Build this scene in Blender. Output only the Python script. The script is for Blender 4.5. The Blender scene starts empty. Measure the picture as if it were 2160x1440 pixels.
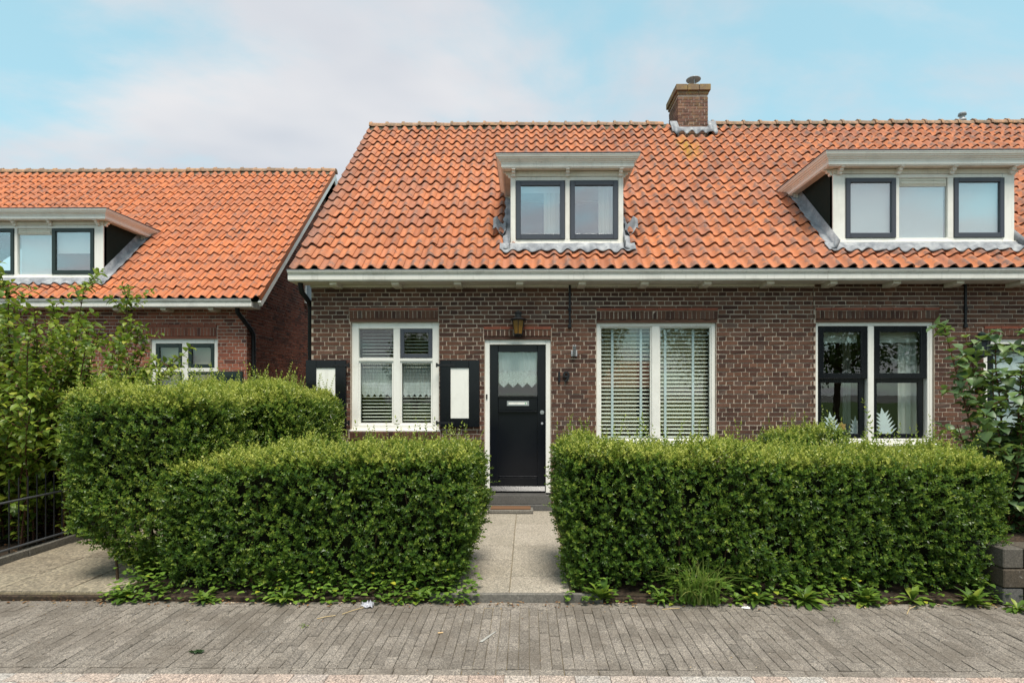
import bpy, math, random
import numpy as np
from mathutils import Vector, Matrix, Euler

random.seed(11)
rng = np.random.default_rng(11)
R = math.radians
scene = bpy.context.scene
col = scene.collection

# ------------------------------------------------------------------ camera
cam_d = bpy.data.cameras.new('camera')
cam = bpy.data.objects.new('camera', cam_d)
col.objects.link(cam)
cam_d.sensor_width = 36.0
cam_d.lens = 1180 / 2160 * 36.0
cam_d.shift_x = -20 / 2160
cam_d.shift_y = 109 / 2160
cam_d.clip_start = 0.05
cam_d.clip_end = 3000
cam.location = (0, 0, 1.64)
cam.rotation_euler = (R(90), 0, math.atan(0.01))
scene.camera = cam

# ------------------------------------------------------------------ light
SUN_EL, SUN_AZ = 66.0, 14.0          # azimuth measured from behind the camera, negative = left
world = bpy.data.worlds.new('World')
scene.world = world
world.use_nodes = True
sun_d = bpy.data.lights.new('sun', 'SUN')
sun_d.energy = 2.9
sun_d.angle = R(22)
sun_d.color = (1.0, 0.94, 0.84)
sun = bpy.data.objects.new('sun', sun_d)
col.objects.link(sun)
_sx = math.sin(R(SUN_AZ)) * math.cos(R(SUN_EL))
_sy = -math.cos(R(SUN_AZ)) * math.cos(R(SUN_EL))
_sz = math.sin(R(SUN_EL))
sun.rotation_euler = Vector((_sx, _sy, _sz)).to_track_quat('Z', 'Y').to_euler()
sun.location = (-6, -8, 14)

def build_world():
    nt = world.node_tree
    N, L = nt.nodes, nt.links
    N.clear()
    out = N.new('ShaderNodeOutputWorld')
    bg = N.new('ShaderNodeBackground')
    bg.inputs['Strength'].default_value = 0.115
    sky = N.new('ShaderNodeTexSky')
    sky.sky_type = 'NISHITA'
    sky.sun_disc = False
    sky.sun_elevation = R(SUN_EL)
    # Blender measures sun_rotation clockwise from +Y
    sky.sun_rotation = math.atan2(_sx, _sy)
    sky.air_density = 1.0
    sky.dust_density = 0.6
    sky.ozone_density = 1.0
    tint = N.new('ShaderNodeMix'); tint.data_type = 'RGBA'; tint.blend_type = 'MULTIPLY'
    tint.inputs[0].default_value = 1.0
    tint.inputs[7].default_value = (1.08, 1.14, 0.84, 1)
    L.new(sky.outputs[0], tint.inputs[6])
    haze = N.new('ShaderNodeMix'); haze.data_type = 'RGBA'
    haze.inputs[0].default_value = 0.55
    haze.inputs[7].default_value = (2.5, 4.25, 4.95, 1)
    L.new(tint.outputs[2], haze.inputs[6])
    tc = N.new('ShaderNodeTexCoord')
    sep = N.new('ShaderNodeSeparateXYZ')
    L.new(tc.outputs['Generated'], sep.inputs[0])
    def math_(op, a, b=None, clamp=False):
        m = N.new('ShaderNodeMath'); m.operation = op; m.use_clamp = clamp
        for i, v in enumerate((a, b)):
            if v is None: continue
            if isinstance(v, (int, float)): m.inputs[i].default_value = v
            else: L.new(v, m.inputs[i])
        return m.outputs[0]
    zz = math_('MAXIMUM', sep.outputs[2], 0.0)
    den = math_('ADD', zz, 0.16)
    u = math_('DIVIDE', sep.outputs[0], den)
    v = math_('DIVIDE', sep.outputs[1], den)
    cmb = N.new('ShaderNodeCombineXYZ')
    L.new(u, cmb.inputs[0]); L.new(v, cmb.inputs[1])
    mp = N.new('ShaderNodeMapping')
    mp.inputs['Location'].default_value = (6.95, 2.2, 8.8)
    mp.inputs['Scale'].default_value = (0.95, 1.25, 1)
    L.new(cmb.outputs[0], mp.inputs[0])
    n1 = N.new('ShaderNodeTexNoise')
    n1.inputs['Scale'].default_value = 1.05
    n1.inputs['Detail'].default_value = 8
    n1.inputs['Roughness'].default_value = 0.54
    n1.inputs['Distortion'].default_value = 0.25
    L.new(mp.outputs[0], n1.inputs['Vector'])
    rmp = N.new('ShaderNodeValToRGB')
    rmp.color_ramp.interpolation = 'EASE'
    rmp.color_ramp.elements[0].position = 0.40
    rmp.color_ramp.elements[0].color = (0, 0, 0, 1)
    rmp.color_ramp.elements[1].position = 0.60
    rmp.color_ramp.elements[1].color = (1, 1, 1, 1)
    L.new(n1.outputs[0], rmp.inputs[0])
    n2 = N.new('ShaderNodeTexNoise')
    n2.inputs['Scale'].default_value = 1.9
    n2.inputs['Detail'].default_value = 3
    L.new(mp.outputs[0], n2.inputs['Vector'])
    ccol = N.new('ShaderNodeMix'); ccol.data_type = 'RGBA'
    ccol.inputs[6].default_value = (3.25, 3.25, 3.5, 1)
    ccol.inputs[7].default_value = (4.15, 3.95, 3.98, 1)
    cr2 = N.new('ShaderNodeValToRGB')
    cr2.color_ramp.elements[0].position = 0.35
    cr2.color_ramp.elements[1].position = 0.68
    L.new(n2.outputs[0], cr2.inputs[0])
    L.new(cr2.outputs[0], ccol.inputs[0])
    fac = math_('MULTIPLY', rmp.outputs[0], 0.86)
    mix = N.new('ShaderNodeMix'); mix.data_type = 'RGBA'
    L.new(fac, mix.inputs[0])
    L.new(haze.outputs[2], mix.inputs[6])
    L.new(ccol.outputs[2], mix.inputs[7])
    L.new(mix.outputs[2], bg.inputs['Color'])
    L.new(bg.outputs[0], out.inputs[0])
build_world()

scene.view_settings.view_transform = 'Standard'
scene.view_settings.look = 'None'
scene.view_settings.exposure = 0.88
scene.view_settings.gamma = 1.0
scene.view_settings.use_curve_mapping = False
scene.cycles.max_bounces = 8
scene.cycles.diffuse_bounces = 3
scene.cycles.glossy_bounces = 3
scene.cycles.transmission_bounces = 4
scene.cycles.transparent_max_bounces = 10
scene.cycles.use_denoising = True

# ------------------------------------------------------------------ helpers
def C(r, g, b):
    def l(c):
        c /= 255.0
        return c / 12.92 if c <= 0.04045 else ((c + 0.055) / 1.055) ** 2.4
    return (l(r), l(g), l(b), 1.0)

def tag(o, label=None, cat=None, group=None, kind=None):
    if label: o['label'] = label
    if cat: o['category'] = cat
    if group: o['group'] = group
    if kind: o['kind'] = kind
    return o

def link(o, parent=None, world_child=True):
    col.objects.link(o)
    if parent is not None:
        o.parent = parent
        if world_child and parent.parent is None and parent.type == 'EMPTY':
            o.location = -Vector(parent.location) + Vector(o.location)
    return o

def thing(name, loc, label, cat, group=None):
    o = bpy.data.objects.new(name, None)
    o.empty_display_size = 0.1
    o.location = loc
    col.objects.link(o)
    return tag(o, label, cat, group)

def mesh_np(name, verts, faces, tone=None, mat=None, smooth=False):
    verts = np.asarray(verts, dtype=np.float32).reshape(-1, 3)
    faces = np.asarray(faces, dtype=np.int32)
    k = faces.shape[1]
    me = bpy.data.meshes.new(name)
    me.vertices.add(len(verts)); me.vertices.foreach_set('co', verts.ravel())
    me.loops.add(faces.size); me.loops.foreach_set('vertex_index', faces.ravel())
    me.polygons.add(len(faces))
    me.polygons.foreach_set('loop_start', np.arange(0, faces.size, k, dtype=np.int32))
    me.polygons.foreach_set('use_smooth', np.full(len(faces), bool(smooth)))
    if tone is not None:
        a = me.attributes.new('tone', 'FLOAT', 'POINT')
        a.data.foreach_set('value', np.asarray(tone, dtype=np.float32))
    me.update(calc_edges=True)
    if mat: me.materials.append(mat)
    return me

class MB:
    """collects shapes, builds ONE mesh object"""
    def __init__(s): s.v = []; s.f = []; s.sm = []
    def add(s, vs, fs, smooth=False):
        b = len(s.v); s.v.extend([tuple(p) for p in vs])
        for f in fs: s.f.append([i + b for i in f]); s.sm.append(smooth)
        return s
    def box(s, x0, x1, y0, y1, z0, z1):
        return s.add([(x0,y0,z0),(x1,y0,z0),(x1,y1,z0),(x0,y1,z0),(x0,y0,z1),(x1,y0,z1),(x1,y1,z1),(x0,y1,z1)],
                     [(0,3,2,1),(4,5,6,7),(0,1,5,4),(1,2,6,5),(2,3,7,6),(3,0,4,7)])
    def quad(s, a, b, c, d): return s.add([a, b, c, d], [(0,1,2,3)])
    def prism_x(s, poly, x0, x1):          # poly of (y,z)
        n = len(poly)
        vs = [(x0, y, z) for y, z in poly] + [(x1, y, z) for y, z in poly]
        fs = [(i, (i+1) % n, (i+1) % n + n, i + n) for i in range(n)]
        fs += [tuple(range(n-1, -1, -1)), tuple(range(n, 2*n))]
        return s.add(vs, fs)
    def prism_y(s, poly, y0, y1):          # poly of (x,z)
        n = len(poly)
        vs = [(x, y0, z) for x, z in poly] + [(x, y1, z) for x, z in poly]
        fs = [(i, (i+1) % n, (i+1) % n + n, i + n) for i in range(n)]
        fs += [tuple(range(n-1, -1, -1)), tuple(range(n, 2*n))]
        return s.add(vs, fs)
    def prism_z(s, poly, z0, z1):
        n = len(poly)
        vs = [(x, y, z0) for x, y in poly] + [(x, y, z1) for x, y in poly]
        fs = [(i, (i+1) % n, (i+1) % n + n, i + n) for i in range(n)]
        fs += [tuple(range(n-1, -1, -1)), tuple(range(n, 2*n))]
        return s.add(vs, fs)
    def tube(s, pts, r, n=8, cap=True):
        pts = [Vector(p) for p in pts]
        rs = r if isinstance(r, (list, tuple)) else [r] * len(pts)
        vs = []
        up = None
        for i, p in enumerate(pts):
            d = (pts[min(i+1, len(pts)-1)] - pts[max(i-1, 0)])
            if d.length < 1e-9: d = Vector((0,0,1))
            d.normalize()
            if up is None:
                up = Vector((1,0,0)) if abs(d.x) < 0.8 else Vector((0,1,0))
            a = d.cross(up)
            if a.length < 1e-5: a = d.orthogonal()
            a.normalize(); b = a.cross(d); up = b
            up = b.cross(a) if False else b
            for k in range(n):
                t = 2 * math.pi * k / n
                vs.append(p + (a * math.cos(t) + b * math.sin(t)) * rs[i])
            up = b
        fs = []
        for i in range(len(pts)-1):
            for k in range(n):
                fs.append((i*n+k, i*n+(k+1) % n, (i+1)*n+(k+1) % n, (i+1)*n+k))
        s.add(vs, fs, True)
        if cap:
            m = len(pts)
            s.add(vs[:n], [tuple(range(n-1, -1, -1))]); s.add(vs[(m-1)*n:], [tuple(range(n))])
        return s
    def lathe(s, cx, cy, prof, n=16, smooth=True, rot=0.0):
        vs = []
        for r, z in prof:
            for k in range(n):
                t = 2*math.pi*k/n + rot
                vs.append((cx + r*math.cos(t), cy + r*math.sin(t), z))
        fs = []
        for i in range(len(prof)-1):
            for k in range(n):
                fs.append((i*n+k, i*n+(k+1) % n, (i+1)*n+(k+1) % n, (i+1)*n+k))
        s.add(vs, fs, smooth)
        s.add(vs[:n], [tuple(range(n-1, -1, -1))]); s.add(vs[-n:], [tuple(range(n))])
        return s
    def sweep(s, path, prof, close=True):
        """path: xy points of an open line, prof: (out, z); out is to the right-hand side of travel; mitred"""
        P = [Vector((p[0], p[1])) for p in path]
        n = len(prof); vs = []
        for i, p in enumerate(P):
            if i == 0: d = (P[1]-P[0]).normalized(); nrm = Vector((d.y, -d.x)); k = 1
            elif i == len(P)-1: d = (P[i]-P[i-1]).normalized(); nrm = Vector((d.y, -d.x)); k = 1
            else:
                a = (P[i]-P[i-1]).normalized(); b = (P[i+1]-P[i]).normalized()
                na = Vector((a.y, -a.x)); nb = Vector((b.y, -b.x))
                nrm = (na+nb).normalized(); k = 1 / max(0.2, nrm.dot(na))
            zo = path[i][2] if len(path[i]) > 2 else 0.0
            for o, z in prof:
                q = p + nrm*(o*k); vs.append((q.x, q.y, z + zo))
        fs = []
        for i in range(len(P)-1):
            for k in range(n if close else n-1):
                fs.append((i*n+k, i*n+(k+1) % n, (i+1)*n+(k+1) % n, (i+1)*n+k))
        s.add(vs, fs)
        if close:
            s.add(vs[:n], [tuple(range(n))]); s.add(vs[-n:], [tuple(range(n-1, -1, -1))])
        return s
    def mesh(s, name, mat):
        me = bpy.data.meshes.new(name)
        me.from_pydata(s.v, [], s.f)
        me.polygons.foreach_set('use_smooth', s.sm)
        me.materials.append(mat); me.update()
        import bmesh
        bm = bmesh.new(); bm.from_mesh(me)
        bmesh.ops.recalc_face_normals(bm, faces=bm.faces)
        bm.to_mesh(me); bm.free()
        return me
    def build(s, name, mat, parent=None, bevel=0.0, label=None):
        o = bpy.data.objects.new(name, s.mesh(name, mat))
        link(o, parent)
        if bevel:
            b = o.modifiers.new('bevel', 'BEVEL'); b.width = bevel; b.segments = 1
            b.limit_method = 'ANGLE'; b.angle_limit = R(50); b.use_clamp_overlap = True
        if label: o['label'] = label
        return o

def piece(me, name, loc, parent, rot=None, scale=None):
    o = bpy.data.objects.new(name, me)
    o.location = loc
    if rot is not None: o.rotation_euler = rot
    if scale is not None: o.scale = scale
    link(o, parent)
    return o

# ------------------------------------------------------------------ materials
class NT:
    def __init__(s, name):
        s.m = bpy.data.materials.new(name); s.m.use_nodes = True
        s.N = s.m.node_tree.nodes; s.L = s.m.node_tree.links
        s.b = s.N['Principled BSDF']; s.out = s.N['Material Output']
    def n(s, t, **kw):
        x = s.N.new('ShaderNode' + t)
        for k, v in kw.items(): setattr(x, k, v)
        return x
    def put(s, sock, v):
        if isinstance(v, (int, float)): sock.default_value = v
        elif isinstance(v, tuple): sock.default_value = v
        else: s.L.new(v, sock)
    def math(s, op, a, b=0.0, clamp=False):
        x = s.n('Math', operation=op); x.use_clamp = clamp
        s.put(x.inputs[0], a); s.put(x.inputs[1], b); return x.outputs[0]
    def mix(s, fac, a, b, blend='MIX'):
        x = s.n('Mix', data_type='RGBA', blend_type=blend)
        s.put(x.inputs[0], fac); s.put(x.inputs[6], a); s.put(x.inputs[7], b); return x.outputs[2]
    def ramp(s, fac, stops, interp='LINEAR'):
        x = s.n('ValToRGB'); cr = x.color_ramp; cr.interpolation = interp
        while len(cr.elements) < len(stops): cr.elements.new(0.5)
        for e, (p, c) in zip(cr.elements, stops):
            e.position = p; e.color = c if len(c) == 4 else (*c, 1)
        s.put(x.inputs[0], fac); return x.outputs[0]
    def pos(s, scale=(1,1,1), rot=(0,0,0)):
        g = s.n('NewGeometry'); mp = s.n('Mapping')
        mp.inputs['Scale'].default_value = scale; mp.inputs['Rotation'].default_value = rot
        s.L.new(g.outputs['Position'], mp.inputs[0]); return mp.outputs[0]
    def noise(s, vec, scale, detail=4, rough=0.55, dist=0.0):
        x = s.n('TexNoise'); s.put(x.inputs['Vector'], vec)
        x.inputs['Scale'].default_value = scale; x.inputs['Detail'].default_value = detail
        x.inputs['Roughness'].default_value = rough; x.inputs['Distortion'].default_value = dist
        return x.outputs[0]
    def voronoi(s, vec, scale, feat='F1', out='Distance'):
        x = s.n('TexVoronoi', feature=feat); s.put(x.inputs['Vector'], vec)
        x.inputs['Scale'].default_value = scale; return x.outputs[out]
    def tone(s):
        oi = s.n('ObjectInfo'); at = s.n('Attribute'); at.attribute_name = 'tone'
        return s.math('FRACT', s.math('ADD', oi.outputs['Random'], at.outputs['Fac']))
    def bump(s, h, strength=0.3, dist=0.01):
        x = s.n('Bump'); x.inputs['Strength'].default_value = strength; x.inputs['Distance'].default_value = dist
        s.put(x.inputs['Height'], h); s.L.new(x.outputs[0], s.b.inputs['Normal'])
    def fin(s, colr, rough=0.8, spec=0.3, metal=0.0):
        s.put(s.b.inputs['Base Color'], colr); s.put(s.b.inputs['Roughness'], rough)
        s.b.inputs['Specular IOR Level'].default_value = spec
        s.b.inputs['Metallic'].default_value = metal
        return s.m

def mat_paint(name, c, rough=0.45, grime=0.25, gcol=(0.12, 0.11, 0.09, 1), spec=0.4, streak=True):
    t = NT(name); p = t.pos()
    n1 = t.noise(p, 3.0, 6, 0.65); n2 = t.noise(t.pos((22, 22, 2.2)), 1.0, 5, 0.6)
    g = t.math('MULTIPLY', t.ramp(n1, [(0.5, (0,0,0)), (0.78, (1,1,1))]), grime)
    colr = t.mix(g, c, gcol)
    if streak:
        g2 = t.math('MULTIPLY', t.ramp(n2, [(0.56, (0,0,0)), (0.74, (1,1,1))]), grime * 0.7)
        colr = t.mix(g2, colr, gcol)
    t.bump(t.noise(t.pos((40, 40, 6)), 1.0, 3), 0.08, 0.004)
    return t.fin(colr, t.ramp(n1, [(0.3, (rough*0.8,)*3), (0.7, (min(1, rough*1.3),)*3)]), spec)

def mat_brick(name, stops, lich=0.0, soot=0.35):
    t = NT(name); p = t.pos(); tn = t.tone()
    c = t.ramp(tn, stops)
    n = t.noise(p, 55, 5, 0.65); n2 = t.noise(p, 1.6, 4, 0.6)
    c = t.mix(t.math('MULTIPLY', n, 0.75), c, t.mix(1.0, c, (0.42, 0.38, 0.4, 1), 'MULTIPLY'))
    c = t.mix(t.math('MULTIPLY', t.ramp(n2, [(0.42, (0,0,0)), (0.68, (1,1,1))]), soot), c, (0.035, 0.028, 0.026, 1))
    n4 = t.noise(p, 14, 5, 0.7)
    c = t.mix(t.math('MULTIPLY', t.ramp(n4, [(0.62, (0,0,0)), (0.75, (1,1,1))]), 0.28), c, (0.36, 0.28, 0.23, 1))
    if lich:
        n3 = t.noise(p, 7, 6, 0.7)
        c = t.mix(t.math('MULTIPLY', t.ramp(n3, [(0.45, (0,0,0)), (0.62, (1,1,1))]), lich), c, (0.36, 0.25, 0.09, 1))
    t.bump(n, 0.5, 0.004)
    return t.fin(c, 0.85, 0.2)

def mat_mortar(name, c1, c2):
    t = NT(name); p = t.pos()
    n = t.noise(p, 2.2, 5, 0.6); n2 = t.noise(p, 120, 3)
    c = t.mix(t.ramp(n, [(0.35, (0,0,0)), (0.7, (1,1,1))]), c1, c2)
    c = t.mix(t.math('MULTIPLY', n2, 0.3), c, (0.2, 0.17, 0.14, 1))
    t.bump(n2, 0.4, 0.003)
    return t.fin(c, 0.95, 0.1)

def mat_tile(name, lichen=1.0, red=0.0):
    t = NT(name); p = t.pos(); tn = t.tone()
    c = t.ramp(tn, [(0.0, (0.33, 0.112, 0.052)), (0.25, (0.44, 0.155, 0.068)), (0.55, (0.50, 0.178, 0.076)),
                    (0.8, (0.45, 0.172, 0.09)), (1.0, (0.35, 0.135, 0.078))])
    if red: c = t.mix(red, c, (0.56, 0.16, 0.052, 1))
    nz = t.noise(p, 2.3, 5, 0.7)
    c = t.mix(t.math('MULTIPLY', t.ramp(nz, [(0.4, (0,0,0)), (0.66, (1,1,1))]), 0.55), c, (0.27, 0.125, 0.082, 1))
    n1 = t.noise(p, 9.0, 6, 0.72, 0.3)          # weathering patches about a hand wide
    n0 = t.noise(p, 0.75, 3, 0.55)              # zones of the roof
    nf = t.noise(p, 90, 4, 0.6)
    zone = t.ramp(n0, [(0.28, (0.55,)*3), (0.56, (1,1,1))])
    ca = t.n('Attribute'); ca.attribute_name = 'crest'
    n1b = t.math('ADD', n1, t.math('MULTIPLY', t.math('SUBTRACT', ca.outputs['Fac'], 0.3), 0.2))
    k = t.math('MULTIPLY', t.ramp(n1b, [(0.5, (0,0,0)), (0.6, (1,1,1))]), zone)
    if not red:
        sx = t.n('SeparateXYZ'); t.L.new(p, sx.inputs[0])
        edge = t.ramp(t.math('ADD', t.math('MULTIPLY', sx.outputs[0], 0.25), 1.0), [(0.19, (1,1,1)), (0.27, (0,0,0))])
        k = t.math('MAXIMUM', k, t.math('MULTIPLY', edge, t.ramp(n1, [(0.3, (0.35,)*3), (0.55, (0.95,)*3)])))
    k = t.math('MULTIPLY', k, t.ramp(nf, [(0.3, (0.55,)*3), (0.6, (1,1,1))]))
    c = t.mix(t.math('MULTIPLY', k, 0.9), c, (0.12, 0.092, 0.085, 1))
    n3 = t.noise(p, 16, 5, 0.7)                 # pale bloom
    c = t.mix(t.math('MULTIPLY', t.ramp(n3, [(0.54, (0,0,0)), (0.74, (1,1,1))]), 0.3), c, (0.55, 0.31, 0.20, 1))
    # yellow lichen gathers high on the roof near the ridge
    sp = t.n('SeparateXYZ'); t.L.new(p, sp.inputs[0])
    hi = t.ramp(t.math('DIVIDE', sp.outputs[2], 10.0), [(0.56, (0.12,)*3), (0.70, (1,1,1))])
    n5 = t.noise(p, 12, 6, 0.75)
    l = t.math('MULTIPLY', t.ramp(n5, [(0.61, (0,0,0)), (0.68, (1,1,1))]), hi)
    c = t.mix(t.math('MULTIPLY', l, 0.6 * lichen), c, (0.42, 0.24, 0.05, 1))
    if not red:
        vd = t.n('VectorMath', operation='DISTANCE'); mpp = t.n('Mapping'); mpp.inputs['Scale'].default_value = (1.9, 0.8, 0.8); t.L.new(p, mpp.inputs[0])
        t.L.new(mpp.outputs[0], vd.inputs[0]); vd.inputs[1].default_value = (3.02*1.9, 10.55*0.8, 6.2*0.8)
        m_ = t.ramp(vd.outputs['Value'], [(0.1, (1,1,1)), (0.55, (0,0,0))])
        c = t.mix(t.math('MULTIPLY', m_, t.ramp(n5, [(0.45, (0,0,0)), (0.56, (1,1,1))])), c, (0.42, 0.24, 0.03, 1))
    t.bump(nf, 0.25, 0.004)
    return t.fin(c, 0.72, 0.25)

def mat_stone(name, stops, scale=160, contrast=0.5, patches=0.3, pcol=(0.03, 0.028, 0.025, 1), moss=0.0, bump=0.5):
    t = NT(name); p = t.pos(); tn = t.tone()
    c = t.ramp(tn, stops)
    vo = t.n('TexVoronoi'); t.L.new(p, vo.inputs['Vector']); vo.inputs['Scale'].default_value = scale
    bw = t.n('RGBToBW'); t.L.new(vo.outputs['Color'], bw.inputs[0])
    c = t.mix(contrast, c, t.mix(1.0, c, t.ramp(bw.outputs[0], [(0.1, (0.25,)*3), (0.5, (0.9,)*3), (0.9, (1.8, 1.75, 1.65))]), 'MULTIPLY'))
    n = t.noise(p, 2.6, 6, 0.65)
    c = t.mix(t.math('MULTIPLY', t.ramp(n, [(0.42, (0,0,0)), (0.7, (1,1,1))]), patches), c, pcol)
    nw = t.noise(p, 19, 4, 0.6)
    c = t.mix(t.math('MULTIPLY', t.ramp(nw, [(0.66, (0,0,0)), (0.73, (1,1,1))]), 0.4), c, (0.42, 0.39, 0.36, 1))
    if moss:
        n2 = t.noise(p, 5, 6, 0.7)
        c = t.mix(t.math('MULTIPLY', t.ramp(n2, [(0.55, (0,0,0)), (0.7, (1,1,1))]), moss), c, (0.1, 0.1, 0.03, 1))
    t.bump(bw.outputs[0], bump, 0.004)
    return t.fin(c, 0.9, 0.2)

def mat_leaf(name, stops, trans=0.28, rough=0.38, tcol=(0.28, 0.42, 0.04, 1), spec=0.4):
    t = NT(name)
    at = t.n('Attribute'); at.attribute_name = 'tone'
    oi = t.n('ObjectInfo')
    tn = t.math('FRACT', t.math('ADD', t.math('MULTIPLY', oi.outputs['Random'], 0.999), at.outputs['Fac'])) if name.startswith('big') else at.outputs['Fac']
    c = t.ramp(tn, stops)
    t.fin(c, rough, spec)
    tr = t.n('BsdfTranslucent'); t.put(tr.inputs['Color'], t.mix(0.5, c, tcol))
    ms = t.n('MixShader'); ms.inputs[0].default_value = trans
    t.L.new(t.b.outputs[0], ms.inputs[1]); t.L.new(tr.outputs[0], ms.inputs[2])
    t.L.new(ms.outputs[0], t.out.inputs[0])
    return t.m

def mat_glass(name, base=0.09, tint=(0.93, 0.96, 0.95, 1), rough=0.0, wavy=0.0):
    t = NT(name)
    lw = t.n('LayerWeight'); lw.inputs['Blend'].default_value = 0.5
    f = t.math('ADD', t.math('MULTIPLY', t.math('POWER', lw.outputs['Facing'], 5.0), 0.85), base)
    tr = t.n('BsdfTransparent'); tr.inputs[0].default_value = tint
    gl = t.n('BsdfGlossy'); gl.inputs['Roughness'].default_value = rough
    gl.inputs['Color'].default_value = (0.97, 0.98, 1, 1)
    if wavy:
        b = t.n('Bump'); b.inputs['Strength'].default_value = wavy; b.inputs['Distance'].default_value = 0.02
        t.L.new(t.noise(t.pos(), 3.0, 2), b.inputs['Height']); t.L.new(b.outputs[0], gl.inputs['Normal'])
    ms = t.n('MixShader'); t.L.new(f, ms.inputs[0])
    t.L.new(tr.outputs[0], ms.inputs[1]); t.L.new(gl.outputs[0], ms.inputs[2])
    t.L.new(ms.outputs[0], t.out.inputs[0])
    return t.m

def mat_plain(name, c, rough=0.7, spec=0.3, metal=0.0, var=0.25, scale=8):
    t = NT(name); n = t.noise(t.pos(), scale, 5, 0.6)
    c2 = tuple(v * 0.55 for v in c[:3]) + (1,)
    return t.fin(t.mix(t.math('MULTIPLY', t.ramp(n, [(0.35, (0,0,0)), (0.7, (1,1,1))]), var), c, c2), rough, spec, metal)

def mat_cloth(name, c, alpha=0.6, lace=False, transl=0.4):
    t = NT(name)
    d = t.n('BsdfDiffuse'); d.inputs[0].default_value = c
    tl = t.n('BsdfTranslucent'); tl.inputs[0].default_value = c
    m1 = t.n('MixShader'); m1.inputs[0].default_value = transl
    t.L.new(d.outputs[0], m1.inputs[1]); t.L.new(tl.outputs[0], m1.inputs[2])
    tr = t.n('BsdfTransparent')
    m2 = t.n('MixShader')
    if lace:
        p = t.pos((1, 0, 1))
        v = t.voronoi(p, 62, 'DISTANCE_TO_EDGE')
        w = t.voronoi(p, 150, 'F1')
        a = t.ramp(v, [(0.03, (1,1,1)), (0.10, (0.25,)*3), (0.22, (1,1,1))])
        bb = t.ramp(w, [(0.4, (1,1,1)), (0.65, (0.75,)*3)])
        t.put(m2.inputs[0], t.math('MULTIPLY', a, bb))
    else:
        m2.inputs[0].default_value = alpha
    t.L.new(tr.outputs[0], m2.inputs[1]); t.L.new(m1.outputs[0], m2.inputs[2])
    t.L.new(m2.outputs[0], t.out.inputs[0])
    return t.m

M = {}
M['brick'] = mat_brick('brown_brick', [(0.0, (0.078, 0.039, 0.029)), (0.3, (0.125, 0.060, 0.042)), (0.6, (0.168, 0.083, 0.052)),
                                        (0.85, (0.20, 0.098, 0.064)), (1.0, (0.13, 0.088, 0.07))], soot=0.3)
M['brick_red'] = mat_brick('red_brown_brick', [(0.0, (0.15, 0.060, 0.043)), (0.3, (0.31, 0.108, 0.07)), (0.65, (0.41, 0.148, 0.09)),
                                        (0.9, (0.35, 0.132, 0.084)), (1.0, (0.10, 0.056, 0.052))], soot=0.2)
M['brick_chim'] = mat_brick('chimney_brick', [(0.0, (0.15, 0.085, 0.065)), (0.5, (0.25, 0.125, 0.095)), (1.0, (0.33, 0.19, 0.14))], lich=0.3)
M['brick_lich'] = mat_brick('lichened_brick', [(0.0, (0.22, 0.15, 0.10)), (1.0, (0.31, 0.22, 0.14))], lich=0.6, soot=0.1)
M['mortar'] = mat_mortar('pale_mortar', (0.62, 0.51, 0.41, 1), (0.40, 0.32, 0.255, 1))
M['mortar_l'] = mat_mortar('grey_mortar', (0.62, 0.50, 0.42, 1), (0.48, 0.38, 0.32, 1))
M['tile'] = mat_tile('orange_clay_tile')
M['tile_l'] = mat_tile('bright_clay_tile', 0.6, 0.35)
M['red_tile'] = mat_plain('red_lintel_tile', (0.27, 0.083, 0.048, 1), 0.65, 0.3, var=0.7, scale=11)
def mat_ridge():
    t = NT('ridge_tile'); p = t.pos(); tn = t.tone()
    c = t.ramp(tn, [(0, (0.30, 0.19, 0.13)), (0.5, (0.40, 0.25, 0.17)), (1, (0.46, 0.24, 0.13))])
    n = t.noise(p, 14, 6, 0.75)
    c = t.mix(t.ramp(n, [(0.42, (0,0,0)), (0.62, (0.85,)*3)]), c, (0.13, 0.12, 0.10, 1))
    n2 = t.noise(p, 23, 6, 0.7)
    c = t.mix(t.ramp(n2, [(0.56, (0,0,0)), (0.66, (0.75,)*3)]), c, (0.38, 0.25, 0.06, 1))
    t.bump(n, 0.6, 0.01)
    return t.fin(c, 0.9, 0.1)
M['ridge'] = mat_ridge()
M['bedding'] = mat_stone('ridge_mortar', [(0, (0.11, 0.10, 0.075)), (1, (0.15, 0.13, 0.09))], 60, 0.6, 0.6, moss=0.7)
M['white'] = mat_paint('white_paint', (0.82, 0.80, 0.74, 1), 0.4, 0.2)
M['cream'] = mat_paint('cream_paint', (0.74, 0.70, 0.60, 1), 0.45, 0.28)
M['weathered_white'] = mat_paint('weathered_white_paint', (0.78, 0.75, 0.69, 1), 0.5, 0.34)
M['black'] = mat_paint('black_gloss_paint', (0.006, 0.0072, 0.010, 1), 0.16, 0.05, (0.04, 0.04, 0.04, 1), 0.28, False)
M['slate'] = mat_paint('slate_grey_paint', (0.056, 0.062, 0.078, 1), 0.35, 0.12, (0.12, 0.12, 0.13, 1))
M['dkgreen'] = mat_paint('dark_green_paint', (0.017, 0.03, 0.027, 1), 0.35, 0.12, (0.06, 0.07, 0.06, 1))
M['cheek'] = mat_paint('dark_cheek_board', (0.016, 0.024, 0.021, 1), 0.9, 0.05, (0.02, 0.028, 0.024, 1), 0.08)
M['iron'] = mat_plain('black_iron', (0.016, 0.017, 0.019, 1), 0.5, 0.4, 0.3)
M['rail'] = mat_plain('galvanised_rail', (0.10, 0.105, 0.115, 1), 0.5, 0.4, 0.3)
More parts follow.
